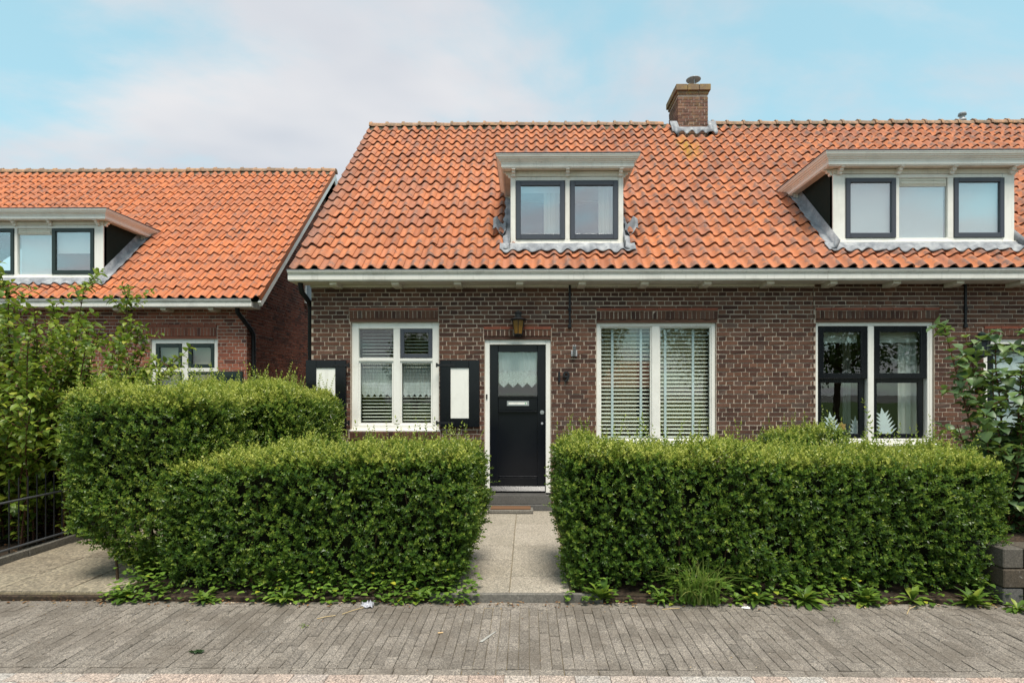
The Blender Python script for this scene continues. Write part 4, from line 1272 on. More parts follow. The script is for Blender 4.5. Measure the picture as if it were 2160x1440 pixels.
MB().box(4.02, 5.70, yw-0.015, yw+0.028, 0.905, 0.938).build('sill', M['white'], WC, 0.005)
for a, b in ((4.079, 4.770), (4.860, 5.598)):
    sash(WC, a, b, 1.846, 2.576, yw+0.034, yw+0.072, 0.082, M['black'], M['glass_f'], wb=0.075)
    sash(WC, a, b-0.028, 1.004, 1.852, yw+0.076, yw+0.112, 0.066, M['black'], M['glass_f'])
    MB().box(a+0.06, b-0.06, yw+0.19, yw+0.2, 2.36, 2.58).build('roller_blind', M['curtain'], WC)
drape(WC, 5.33, 5.60, 0.95, 2.58, yw+0.26, M['curtain'], 3, 0.02)
drape(WC, 4.33, 4.42, 0.95, 2.58, yw+0.9, M['curtain'], 2, 0.02)
drape(WC, 5.02, 5.14, 0.95, 2.58, yw+1.1, M['curtain'], 2, 0.02)
anchor(H2, 6.087)
lintel(H2, 6.35, 7.295, 2.441, 2.532, 2.572, 7.85, M['brick'])
m = MB(); m.box(6.357, 6.425, yw+0.02, yw+0.11, 0.238, 2.390); m.box(7.22, 7.288, yw+0.02, yw+0.11, 0.238, 2.390); m.box(6.425, 7.22, yw+0.02, yw+0.11, 2.322, 2.390)
m.build('door_frame', M['white'], H2, 0.006)
m = MB(); frame_boxes(m, 6.428, 7.217, 0.262, 2.318, yw+0.055, yw+0.098, 0.11, wt=0.12, wb=0.9, trans=[(1.80, 1.83), (1.49, 1.52)])
D2 = m.build('door', M['black'], H2, 0.005)
for a, b in ((1.162, 1.49), (1.52, 1.80), (1.83, 2.198)): pane(D2, 6.538, 7.107, a+0.001, b-0.001, yw+0.075)
MB().box(6.53, 7.115, yw+0.13, yw+0.134, 1.16, 2.2).build('frosted_film', M['film'], D2)
MB().box(6.32, 7.33, yw-0.03, yw+0.12, 0.0, 0.236).build('threshold', M['threshold'], H2, 0.005)
dormer(H2, dR[0], dR[1], 0, 3.772, 4.722, 4.79, 0.125, 1.4,
       [dict(x0=4.486, x1=5.19, kind='dark', film=True, w=0.06), dict(x0=5.24, x1=5.916, kind='vent', film=True), dict(x0=5.996, x1=6.70, kind='dark', film=True, w=0.06)],
       [4.39, 5.21, 5.95, 6.78], post=0.165)
vp = MB(); vp.lathe(9.30, 12.05, [(0.055, 6.3), (0.055, 7.44), (0.075, 7.45), (0.075, 7.49), (0.05, 7.50), (0.05, 7.56), (0.08, 7.57), (0.07, 7.62)], 14); vp.build('vent_pipe', M['alu'], H2)

# ---- house on the left
DY = 2.27
H3 = thing('brick_house', (-8.5, 10.12, 0), 'reddish brick house set back on the left, half hidden by a leafy shrub', 'house', 'brick houses of the street')
XL0, XL1 = -13.27, -5.10
holes = [(-6.862, -5.629, 1.05, 2.626)]
bh = holes + [(-6.952, -5.634, 2.58, 2.889)]
W3 = front_wall(H3, XL0, XL1, DY, holes, M['mortar_l'])
lay_bricks(W3, brick_list(XL0, XL1, 0.014, 3.24, bh, 0.02), 7.85+DY, 'y', M['brick_red'], 200, lambda b: abs(b[0]+5.6) + abs(b[1]-2.6) + (9 if b[1] < 1.7 else 0) + (0.8 if b[2] < 0.15 else 0))
# gable
RYL = EY + DY + ROWS*TG*CP; RZL = EZ + ROWS*TG*SP
gy0, gy1 = 7.85+DY+0.001, 17.4
rl = lambda y: EZ + (y - EY - DY)*0.974 - 0.05 if y < RYL else RZL - 0.05 - (y - RYL)*0.974
gw = (12.75, 13.55, 3.70, 4.45)
gm = MB(); ns = 40
for i in range(ns):
    a = gy0 + (gy1-gy0)*i/ns; b = gy0 + (gy1-gy0)*(i+1)/ns
    gm.quad((XL1, a, 0), (XL1, b, 0), (XL1, b, rl(b)), (XL1, a, rl(a)))
W3b = gm.build('gable_wall', M['mortar_l'], H3)
bl = [b for b in brick_list(gy0, 14.2, 0.014, 7.0, [(gw[0]-0.02, gw[1], gw[2]-0.1, gw[3])], 0.0) if b[1] + 0.03 < rl(b[0]-b[2]/2) and b[1]+0.03 < rl(b[0]+b[2]/2)]
lay_bricks(W3b, bl, XL1, 'x', M['brick_red'], 100, lambda b: abs(b[0]-10.6) + abs(b[1]-2.6) + (0.5 if b[2] < 0.15 else 0))
m = MB(); 
for (a, b, c_, d_) in ((gw[0], gw[0]+0.07, gw[2], gw[3]), (gw[1]-0.07, gw[1], gw[2], gw[3]), (gw[0]+0.07, gw[1]-0.07, gw[2], gw[2]+0.07), (gw[0]+0.07, gw[1]-0.07, gw[3]-0.07, gw[3])):
    m.box(XL1+0.006, XL1+0.03, a, b, c_, d_)
GW = m.build('window', M['white'], H3)
MB().box(XL1+0.012, XL1+0.016, gw[0]+0.065, gw[1]-0.065, gw[2]+0.065, gw[3]-0.065).build('pane', M['slate'], GW)
MB().box(XL1+0.003, XL1+0.05, gw[0]-0.03, gw[1]+0.03, gw[2]-0.07, gw[2]-0.004).build('brick_sill', M['brick'], GW)
room(H3, XL0+0.1, XL1-0.15, 8.05+DY, 14.0, 0.05, 2.95)
dL = (-10.32, -7.777)
XV = -4.72
R3 = roof_sheet(H3, XL0, XV-0.03, DY, [dorm_hole(*dL, DY, 4.79)])
lay_tiles(R3, XL0, XV, DY, 'tile_l', [(dL[0]-0.02, dL[1]+0.02, 0.5, 2.3)], 300, lambda t: ((t[0]+6.0)*0.8)**2 + t[1]**2)
lay_ridge(R3, XL0, XV, DY)
# verge: turned-down tile edges and white board
vf = MB(); A, B = roof_pt(0, 0.0, 0.09, 0), roof_pt(0, TG+0.02, 0.062, 0); Cc, Dd = roof_pt(0, TG+0.02, -0.015, 0), roof_pt(0, 0.0, -0.015, 0)
o0 = roof_pt(0, 0, 0, 0)
vf.prism_x([(q[1]-o0[1], q[2]-o0[2]) for q in (A, B, Cc, Dd)], -0.014, 0.014)
vme = vf.mesh('verge_tile', M['tile_l'])
for r in range(ROWS): piece(vme, 'verge_tile', (XV+0.018, *roof_pt(0, r*TG, 0, DY)[1:]), R3, (random.gauss(0, .004), 0, random.gauss(0, .004)))
vb = MB(); q = [roof_pt(0, -0.05, -0.018, DY), roof_pt(0, ROWS*TG, -0.018, DY), roof_pt(0, ROWS*TG, -0.105, DY), roof_pt(0, -0.05, -0.105, DY)]
vb.prism_x([(a[1], a[2]) for a in q], XV-0.02, XV+0.030); vb.build('verge_board', M['white'], H3)
vb = MB(); vb.prism_x([(RYL+0.02, RZL+0.10), (RYL+0.02, RZL-0.15), (RYL+3.5, RZL-0.15-3.4), (RYL+3.5, RZL+0.10-3.4)], XV-0.03, XV+0.001); vb.build('rear_verge_board', M['white'], H3)
vs_ = MB(); q = [roof_pt(0, 0, -0.06, DY), roof_pt(0, ROWS*TG, -0.06, DY), roof_pt(0, ROWS*TG, -0.075, DY), roof_pt(0, 0, -0.075, DY)]
vs_.prism_x([(a[1], a[2]) for a in q], XL1-0.02, XV-0.03); vs_.build('verge_soffit', M['cream'], H3)
G3 = gutter_part(H3, XL0, -4.85, DY)
for i in range(9):
    x = -5.62 - i*0.85
    b = MB(); b.prism_x([(7.60+DY, 3.156), (7.60+DY, 3.12), (7.66+DY, 3.10), (7.848+DY, 3.10), (7.848+DY, 3.156)], x-0.05, x+0.05); b.build('rafter_end', M['cream'], H3)
p = MB(); p.tube([(-5.17, 9.93, 3.17), (-5.17, 9.94, 3.08), (-5.14, 10.02, 3.0), (-5.06, 10.20, 2.80), (-5.045, 10.26, 2.72), (-5.045, 10.27, 2.6), (-5.045, 10.27, 0.0)], 0.04, 10)
p.build('downpipe', M['iron'], H3)
lintel(H3, -6.949, -5.638, 2.68, 2.832, 2.885, 7.85+DY, M['brick_red'])
yl = 7.85+DY
m = MB(); frame_boxes(m, -6.860, -5.631, 1.052, 2.624, yl+0.03, yl+0.11, 0.075, wt=0.08, wb=0.08, mull=[(-6.30, -6.19)], trans=[(2.03, 2.10)])
WL = m.build('window', M['white'], H3, 0.006)
for a, b in ((-6.785, -6.30), (-6.19, -5.706)):
    sash(WL, a+0.003, b-0.003, 2.104, 2.54, yl+0.03, yl+0.075, 0.065, M['dkgreen'])
    sash(WL, a+0.003, b-0.003, 1.136, 2.026, yl+0.036, yl+0.075, 0.05, M['dkgreen'])
    MB().box(a+0.02, b-0.02, yl+0.2, yl+0.21, 1.6, 2.56).build('roller_blind', M['room'], WL)
m = MB(); frame_boxes(m, -5.655, -5.15, 1.15, 2.035, yl-0.055, yl-0.016, 0.11); 
S3 = m.build('shutter', M['dkgreen'], H3, 0.004)
MB().box(-5.547, -5.258, yl-0.045, yl-0.022, 1.258, 1.927).build('shutter_panel', M['dkgreen'], S3)
m = MB(); frame_boxes(m, -7.35, -6.845, 1.15, 2.035, yl-0.055, yl-0.016, 0.11)
S4 = m.build('shutter', M['dkgreen'], H3, 0.004)
MB().box(-7.242, -6.953, yl-0.045, yl-0.022, 1.258, 1.927).build('shutter_panel', M['dkgreen'], S4)
dormer(H3, dL[0], dL[1], DY, 3.772, 4.722, 4.79, 0.125, 1.4,
       [dict(x0=-10.14, x1=-9.43, kind='dark', mat=M['dkgreen'], w=0.06), dict(x0=-9.38, x1=-8.74, kind='vent', boards=[(-9.36, -8.76, 3.83, 4.66, 0.07)]), dict(x0=-8.73, x1=-7.95, kind='dark', mat=M['dkgreen'], w=0.062, boards=[(-8.70, -7.98, 4.22, 4.66, 0.07)])],
       [-10.23, -9.40, -8.735, -7.86], post=0.165)
dp = MB(); dp.tube([(-7.72, 11.30, 4.83), (-7.72, 11.30, 4.70)], 0.035, 10); dp.build('dormer_outlet', M['lead'], H3)

# ------------------------------------------------------------------ things on the front wall
# wall lantern over the door
LN = thing('wall_lantern', (-0.12, 7.84, 2.42), 'black wall lantern with amber glass above the front door', 'lantern')
lx, ly = -0.122, 7.735
m = MB(); m.lathe(lx, ly, [(0.058, 2.455), (0.086, 2.645)], 6, False, R(30)); m.build('amber_glass', M['amber'], LN)
m = MB(); m.lathe(lx, ly, [(0.118, 2.648), (0.122, 2.656), (0.07, 2.678), (0.045, 2.684), (0.045, 2.74), (0.055, 2.745), (0.055, 2.752), (0.03, 2.77), (0.008, 2.785)], 12, False)
m.build('lantern_roof', M['iron'], LN)
m = MB()
for q in range(6):
    t = q*math.pi/3 + R(30)
    m.tube([(lx+0.062*math.cos(t), ly+0.062*math.sin(t), 2.45), (lx+0.091*math.cos(t), ly+0.091*math.sin(t), 2.648)], 0.0055, 5)
m.build('glazing_bars', M['iron'], LN)
m = MB(); m.lathe(lx, ly, [(0.03, 2.425), (0.05, 2.435), (0.068, 2.452), (0.068, 2.458)], 12, False); m.build('base_plate', M['iron'], LN)
m = MB(); m.box(lx-0.05, lx+0.05, 7.828, 7.842, 2.43, 2.62); m.tube([(lx, 7.83, 2.46), (lx, 7.80, 2.435), (lx, 7.75, 2.43)], 0.012, 6); m.build('wall_bracket', M['iron'], LN)
# green lantern beside the neighbour's door: a copy of the lantern and its parts
GL = LN.copy(); col.objects.link(GL); GL.location = (6.24, 7.84, 2.12); GL['label'] = 'dark green wall lantern left of the right-hand house door, behind leaves'
for ch in list(LN.children):
    c2 = ch.copy(); c2.data = ch.data.copy(); col.objects.link(c2); c2.parent = GL; c2.data.materials.clear(); c2.data.materials.append(M['dkgreen'] if 'glass' not in ch.name else M['slate'])
LN['group'] = GL['group'] = 'wall lanterns by the doors'
SG = thing('letter_sign', (6.22, 7.84, 1.66), 'small white plate with red corner on the wall beside the right-hand door', 'sign')
MB().box(6.165, 6.27, 7.826, 7.840, 1.665, 1.80).build('plate', M['white'], SG, 0.003)
MB().box(6.22, 6.268, 7.822, 7.8255, 1.667, 1.705).build('red_corner', mat_plain('red_print', (0.55, 0.04, 0.02, 1), 0.5, 0.3), SG)
# flag pole holder
FH = thing('flag_holder', (0.655, 7.84, 2.15), 'grey metal flagpole holder on the brick wall above the house number', 'flag holder')
MB().box(0.616, 0.702, 7.826, 7.842, 2.155, 2.238).build('back_plate', M['alu'], FH, 0.004)
m = MB(); a, b = Vector((0.658, 7.815, 2.175)), Vector((0.655, 7.735, 2.30))
m.tube([a, b], [0.022, 0.024], 12); m.build('socket', M['alu'], FH)
m = MB(); m.tube([b, b + (b-a).normalized()*0.002], [0.0165, 0.0165], 12); m.build('socket_mouth', M['core'], FH)
# step block and mat in front of the door
st = MB(); st.box(-0.528, 0.085, 7.60, 7.795, 0.004, 0.055)
tag(st.build('step_block', M['concrete'], None, 0.008), 'low concrete block in front of the door threshold under the mat', 'step')
dmat = MB(); n = 10
dmat.box(-0.50, 0.05, 7.612, 7.785, 0.0555, 0.074)
tag(dmat.build('door_mat', M['mat'], None, 0.005), 'brown coir doormat lying on the concrete block at the black door', 'doormat')

# paper leaf ornaments behind the neighbour's window
def lobed(points, d, name, mat, label, cat, loc):
    m = MB(); m.prism_y(points, -d/2, d/2)
    o = m.build(name, mat); o.location = loc
    return tag(o, label, cat, 'leaf ornaments in the window')
def fern(nl, h, w, lean):
    left, right = [], []
    for i in range(nl):
        z = h*(0.08 + 0.72*i/nl); ww = w*(1 - 0.55*i/nl)
        tip = (ww, z + h*0.20); inn = (ww*0.35, z + h*0.115)
        right += [tip, inn]; left += [(-tip[0], tip[1]), (-inn[0], inn[1])]
    pts = [(0.015, 0)] + right + [(0.0, h)] + left[::-1] + [(-0.015, 0)]
    c, s = math.cos(lean), math.sin(lean)
    return [(x*c - z*s, x*s + z*c) for x, z in pts]
M['paper'] = mat_plain('white_card', (0.88, 0.92, 0.93, 1), 0.8, 0.2, var=0.05)
lobed(fern(4, 0.34, 0.14, 0.12), 0.006, 'leaf_ornament', M['paper'], 'small white leaf cut-out behind the left pane of the black sash window', 'leaf ornament', (4.36, 8.035, 1.04))
lobed(fern(6, 0.44, 0.17, 0.16), 0.006, 'leaf_ornament', M['paper'], 'large white leaf cut-out behind the right pane of the black sash window', 'leaf ornament', (5.13, 8.04, 1.0))
lobed(fern(4, 0.30, 0.10, 0.0), 0.006, 'leaf_ornament', M['paper'], 'half-seen white leaf cut-out by the mullion of the black sash window', 'leaf ornament', (4.70, 8.06, 1.02))
pts = [((0.075 if k % 2 else 0.045)*math.cos(k*math.pi/6), (0.075 if k % 2 else 0.045)*math.sin(k*math.pi/6)) for k in range(12)]
m = MB(); m.prism_y(pts, -0.004, 0.004); fl = m.build('flower_ornament', mat_plain('orange_card', (0.62, 0.36, 0.12, 1), 0.8, 0.2, var=0.4, scale=30)); fl.location = (4.50, 8.05, 1.16)
tag(fl, 'orange paper flower beside the small white leaf cut-out', 'flower ornament')

# ------------------------------------------------------------------ leaves and hedges
LQ = np.array([(0,1,2,3), (0,3,4,5)], dtype=np.int32)
def leaf6(l, w, fold=0.35, droop=0.15):
    return np.array([(0,0,0), (w/2, l*0.33, w*fold*0.5), (w*0.42, l*0.68, w*fold*0.42 - l*droop*0.4), (0, l, -l*droop), (-w*0.42, l*0.68, w*fold*0.42 - l*droop*0.4), (-w/2, l*0.33, w*fold*0.5)])
def rot_to(d, up):
    d = d/np.linalg.norm(d); a = np.cross(d, up)
    if np.linalg.norm(a) < 1e-6: a = np.cross(d, (1,0,0.1))
    a /= np.linalg.norm(a); n = np.cross(a, d); return np.stack([a, d, n], 1)    # columns x, y(len), z(normal)
def make_shoot(L, nodes, ll, lw, seed, taper=0.35, open_=55):
    """leafy shoot along +Z with opposite pairs; returns verts, tone offset"""
    r = np.random.default_rng(seed); V, T = [], []
    bend = r.uniform(-0.18, 0.18, 2)
    for i in range(nodes):
        q = (i+0.6)/nodes; z = L*q
        base = np.array([bend[0]*L*q*q, bend[1]*L*q*q, z])
        az0 = (i % 2)*math.pi/2 + r.uniform(-0.4, 0.4)
        for k in (0, 1):
            az = az0 + k*math.pi; el = R(90-open_*(1-0.45*q) + r.uniform(-14, 14))
            d = np.array([math.cos(az)*math.cos(el), math.sin(az)*math.cos(el), math.sin(el)])
            sc = (1 - taper*max(0, q-0.45)/0.55)*r.uniform(0.8, 1.12)*(0.8 if q < 0.2 else 1)
            lv = leaf6(ll*sc, lw*sc, r.uniform(0.2, 0.5), r.uniform(0.05, 0.3))
            V.append(lv @ rot_to(d, np.array([0, 0, 1.0])).T @ np.eye(3) + base)
            T.append(0.30*q + r.uniform(-0.14, 0.14))
    for k in range(1):
        lv = leaf6(ll*0.6, lw*0.6); V.append(lv @ rot_to(np.array([bend[0], bend[1], 1.0]), np.array([1.0, 0, 0.1])).T + np.array([bend[0]*L, bend[1]*L, L])); T.append(0.36)
    return np.array(V), np.array(T)
SH = [make_shoot(rng.uniform(0.065, 0.11), 5, 0.034, 0.0185, 50+i) for i in range(10)]
SHL = [make_shoot(rng.uniform(0.16, 0.30), int(rng.integers(8, 13)), 0.032, 0.015, 80+i, 0.5, 62) for i in range(8)]

def basis(d):
    """rotation matrices taking +Z to the directions d, with random roll"""
    d = d/np.linalg.norm(d, axis=1, keepdims=True)
    ref = np.where(np.abs(d[:, 2:3]) < 0.9, np.array([[0, 0, 1.0]]), np.array([[1.0, 0, 0]]))
    a = np.cross(ref, d); a /= np.linalg.norm(a, axis=1, keepdims=True); b = np.cross(d, a)
    t = rng.uniform(0, 2*math.pi, len(d))[:, None]
    a2 = a*np.cos(t) + b*np.sin(t); b2 = np.cross(d, a2)
    return np.stack([a2, b2, d], 2)
def instance(shoots, pos, dirs, scale, tone):
    """returns verts, leaf count, tones"""
    VV, TT = [], []
    which = rng.integers(0, len(shoots), len(pos)); B = basis(dirs)
    for k, (lv, lt) in enumerate(shoots):
        i = np.where(which == k)[0]
        if not len(i): continue
        v = lv.reshape(-1, 3)
        q = np.einsum('nij,mj->nmi', B[i], v)*scale[i][:, None, None] + pos[i][:, None, :]
        VV.append(q.reshape(-1, 3))
        t = np.clip(tone[i][:, None] + lt[None] + rng.normal(0, 0.07, (len(i), len(lt))), 0.0, 1.0)
        TT.append(np.repeat(t.ravel(), 6))
    return np.concatenate(VV), np.concatenate(TT)
def leaf_mesh(name, V, T, mat):
    n = len(V)//6
    F = (np.arange(n)[:, None, None]*6 + LQ[None]).reshape(-1, 4)
    return mesh_np(name, V, F, T, mat)
def wobble(p, s=1.0):
    return (np.sin(p[:,0]*3.1*s + 1.3 + 2*np.sin(p[:,2]*2.3*s)) + np.sin(p[:,1]*4.3*s + p[:,2]*3.7*s) + np.sin(p[:,0]*7.3*s + p[:,1]*5.1*s + 2.1) *0.6 + np.sin(p[:,2]*8.1*s + p[:,0]*6.3*s)*0.6)/3.2

def hedge_points(box, n, r=0.14, faces='ftlr', topz=None, taper=0.32):
    """random points and outward normals on a rounded box; f front, t top, l left, r right, b back"""
    x0, x1, y0, y1, z0, z1 = box
    ar = dict(f=(x1-x0)*(z1-z0), b=(x1-x0)*(z1-z0), t=(x1-x0)*(y1-y0), l=(y1-y0)*(z1-z0), r=(y1-y0)*(z1-z0))
    tot = sum(ar[k] for k in faces); P = []
    for k in faces:
        m = int(n*ar[k]/tot); u = rng.random((m, 3))
        p = np.array([x0, y0, z0]) + u*np.array([x1-x0, y1-y0, z1-z0])
        if k == 'f': p[:, 1] = y0
        if k == 'b': p[:, 1] = y1
        if k == 't': p[:, 2] = z1
        if k == 'l': p[:, 0] = x0
        if k == 'r': p[:, 0] = x1
        P.append(p)
    P = np.concatenate(P)
    q = np.clip(P, [x0+r, y0+r, z0], [x1-r, y1-r, z1-r])
    nrm = P - q; ln = np.linalg.norm(nrm, axis=1, keepdims=True); nrm = nrm/np.maximum(ln, 1e-6)
    P = q + nrm*r
    if topz is not None:
        P[:, 2] *= topz(P[:, 0], P[:, 1])/z1
    P = P + nrm*(wobble(P)*0.08 + wobble(P, 3.1)*0.05)[:, None]
    # foot narrower than the crown
    low = np.clip((0.45 - P[:, 2])/0.45, 0, 1)
    P[:, 1] += np.where(P[:, 1] < (y0+y1)/2, 1, -1)*low*taper*0.45
    if 'l' in faces: P[:, 0] += np.where(P[:, 0] < (x0+x1)/2, 1, 0)*low*taper*np.clip(1 - (P[:,0]-x0)/0.6, 0, 1)
    if 'r' in faces: P[:, 0] -= np.where(P[:, 0] > (x0+x1)/2, 1, 0)*low*taper*np.clip(1 - (x1-P[:,0])/0.6, 0, 1)
    return P, nrm

def hedge(name, label, group, specs, dens=760, sprigs=60, mat='hedge', tone=0.20, seed_dirs=None, cat='hedge', dens_scale=1.0, leaf=0.9):
    """specs: list of dict(box, faces, r, topz)"""
    b0 = specs[0]['box']
    H = thing(name, ((b0[0]+b0[1])/2, (b0[2]+b0[3])/2, 0), label, cat, group)
    V, T = [], []; core = MB()
    for s in specs:
        x0, x1, y0, y1, z0, z1 = s['box']; faces = s.get('faces', 'ftlr')
        area = dict(f=(x1-x0)*(z1-z0), b=(x1-x0)*(z1-z0), t=(x1-x0)*(y1-y0), l=(y1-y0)*(z1-z0), r=(y1-y0)*(z1-z0))
        n = int(sum(area[k] for k in faces)*dens)
        P, N = hedge_points(s['box'], n, s.get('r', 0.14), faces, s.get('topz'), s.get('taper', 0.32))
        depth = rng.random(len(P))**1.7*0.13
        up = np.array([0, 0, 1.0])
        D = N*0.8 + up*np.where(N[:, 2:3] > 0.7, 0.8, 0.55) + rng.normal(0, 0.5, (len(P), 3))
        keep = rng.random(len(P)) < np.clip(0.75 + P[:, 2]/0.5, 0, 1)
        # thin spots where the twigs show
        keep &= ~((wobble(P, 2.3) < -0.55) & (N[:, 2] < 0.5) & (rng.random(len(P)) < 0.62))
        pat = wobble(P, 0.9)*0.06 + wobble(P*1.7+3, 1.0)*0.05
        young_lit = np.clip((N[:, 2]-0.3)/0.5, 0, 1)*(0.32 + 0.38*rng.random(len(P)))     # paler top leaves: new growth, plus top light put into the tone
        tb = tone + pat + young_lit + rng.normal(0, 0.10, len(P))
        sc = rng.uniform(0.8, 1.25, len(P))*leaf
        pos = P - N*depth[:, None] - N*0.04
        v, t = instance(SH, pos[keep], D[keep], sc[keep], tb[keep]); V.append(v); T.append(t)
        # long shoots above the clipped top and some out of the sides
        m = int(sprigs*s.get('sprigs', 1.0)*(x1-x0)*(y1-y0))
        if m:
            Pt, Nt = hedge_points(s['box'], m, s.get('r', 0.14), 't', s.get('topz'), 0)
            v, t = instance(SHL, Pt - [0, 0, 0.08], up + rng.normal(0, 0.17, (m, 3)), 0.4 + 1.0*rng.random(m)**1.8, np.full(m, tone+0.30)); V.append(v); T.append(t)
            side = faces.replace('t', '')
            if side:
                k = m
                Ps, Ns = hedge_points(s['box'], k, s.get('r', 0.14), side, s.get('topz'), s.get('taper', 0.32))
                ok = Ps[:, 2] > 0.25
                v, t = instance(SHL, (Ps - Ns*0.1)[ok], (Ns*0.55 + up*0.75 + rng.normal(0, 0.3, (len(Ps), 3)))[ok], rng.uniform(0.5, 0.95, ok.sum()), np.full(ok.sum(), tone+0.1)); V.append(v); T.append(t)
        for tx_, ty_, ts_ in s.get('tall', ()):
            zt_ = s['topz'](np.array([tx_]), np.array([ty_]))[0] if s.get('topz') else z1
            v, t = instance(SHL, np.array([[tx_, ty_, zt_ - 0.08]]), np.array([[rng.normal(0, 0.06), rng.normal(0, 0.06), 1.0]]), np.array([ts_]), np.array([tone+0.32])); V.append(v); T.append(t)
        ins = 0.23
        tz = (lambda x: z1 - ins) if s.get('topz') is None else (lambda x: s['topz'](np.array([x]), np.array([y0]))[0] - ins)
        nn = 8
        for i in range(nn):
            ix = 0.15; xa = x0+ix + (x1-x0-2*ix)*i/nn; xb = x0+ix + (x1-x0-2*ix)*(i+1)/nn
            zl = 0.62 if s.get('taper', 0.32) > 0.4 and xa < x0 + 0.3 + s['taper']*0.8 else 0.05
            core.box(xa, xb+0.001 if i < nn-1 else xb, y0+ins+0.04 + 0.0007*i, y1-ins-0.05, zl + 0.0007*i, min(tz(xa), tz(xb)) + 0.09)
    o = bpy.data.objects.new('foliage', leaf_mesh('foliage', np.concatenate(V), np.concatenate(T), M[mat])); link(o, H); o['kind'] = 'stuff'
    # stems at the foot and inside
    st_ = MB()
    for s in specs:
        x0, x1, y0, y1, z0, z1 = s['box']
        for i in range(int((x1-x0)*(y1-y0)*26)):
            x = random.uniform(x0+0.4, x1-0.35); y = random.uniform(y0+0.22, y1-0.22)
            pts = [(x, y, -0.03)]
            for k in range(1, 5): pts.append((x + random.gauss(0, 0.018)*k, y + random.gauss(0, 0.015)*k, k*z1*0.2))
            st_.tube(pts, [0.012, 0.010, 0.008, 0.006, 0.004], 5, False)
    so = st_.build('stems', M['twig'], H); so['kind'] = 'stuff'
    co = core.build('dark_core_boxes', M['core'], H); co['kind'] = 'stuff'  # solid dark boxes added to block see-through, standing for the shaded inside
    return H

hedge('privet_hedge', 'low clipped hedge left of the garden path', 'clipped hedges',
      [dict(box=(-3.15, -0.43, 4.62, 5.50, 0.0, 1.13), faces='ftr', r=0.17, taper=0.12, topz=lambda x, y: 1.08 + 0.10*np.clip((x+2.9)/2.4, 0, 1) + 0.02*np.sin(x*3))], 1040, 80)
hedge('privet_hedge', 'tall wide hedge at the left, running back beside the driveway', 'clipped hedges',
      [dict(box=(-4.02, -2.80, 4.68, 7.35, 0.0, 1.68), faces='ftlr', tall=[(-3.35, 5.1, 1.6), (-2.98, 6.9, 1.5), (-3.6, 4.9, 1.5), (-3.15, 5.7, 1.4), (-3.5, 6.2, 1.7), (-3.0, 6.3, 1.3), (-3.75, 5.3, 1.4)], r=0.22, topz=lambda x, y: 1.60 + 0.05*(y-4.6) + 0.03*np.sin(y*3), taper=0.7, sprigs=1.1),
       dict(box=(-3.25, -2.44, 5.9, 7.62, 0.0, 1.70), faces='ftr', r=0.33, sprigs=1.1)], 900, 85, tone=0.29)
hedge('privet_hedge', 'long clipped hedge right of the garden path', 'clipped hedges',
      [dict(box=(0.24, 4.02, 4.62, 5.52, 0.0, 1.16), tall=[(3.28, 5.3, 2.0), (2.95, 5.3, 1.3), (3.1, 5.4, 1.2), (3.62, 5.25, 1.3), (0.85, 5.2, 1.3), (1.08, 5.3, 1.5), (1.42, 5.3, 1.3), (1.7, 5.2, 1.2), (0.55, 5.1, 1.2), (3.45, 5.3, 1.1)], faces='ftlr', r=0.17, taper=0.12, topz=lambda x, y: 1.19 - 0.11*np.clip((x-0.3)/3.4, 0, 1) + 0.015*np.sin(x*2.3+1))], 1040, 85)
hedge('small_bush', 'small dark bush against the brick wall between the two right-hand windows', None,
      [dict(box=(2.98, 3.88, 6.75, 7.5, 0.0, 1.20), faces='ftlr', r=0.25)], 600, 60, tone=0.16, cat='bush')

# ------------------------------------------------------------------ shrubs with large leaves
def big_leaf(l, w, mat, name, prof=(0.0, 0.75, 1.0, 0.72, 0.0), droop=0.35, fold=0.25, wave=0.0, lobes=None, seed=0):
    r = random.Random(seed)
    V, F = [], []; n = len(prof)
    for i, p in enumerate(prof):
        q = i/(n-1); y = l*q*(1-0.12*q); z = -l*droop*q*q
        ww = w/2*p
        wv = wave*math.sin(q*9 + seed)*w
        V += [(-ww, y + (0.1*l*(1-q) if lobes and 0 < i < 2 else 0), z + ww*fold*2 + wv), (0, y, z), (ww, y + (0.1*l*(1-q) if lobes and 0 < i < 2 else 0), z + ww*fold*2 - wv)]
    for i in range(n-1):
        a = i*3; F += [(a, a+1, a+4, a+3), (a+1, a+2, a+5, a+4)]
    return mesh_np(name, V, F, np.zeros(len(V)), mat, True)

def quat_from(d, nrm):
    d = Vector(d).normalized(); n = Vector(nrm); a = d.cross(n)
    if a.length < 1e-5: a = d.orthogonal()
    a.normalize(); n = a.cross(d)
    return Matrix((a, d, n)).transposed()

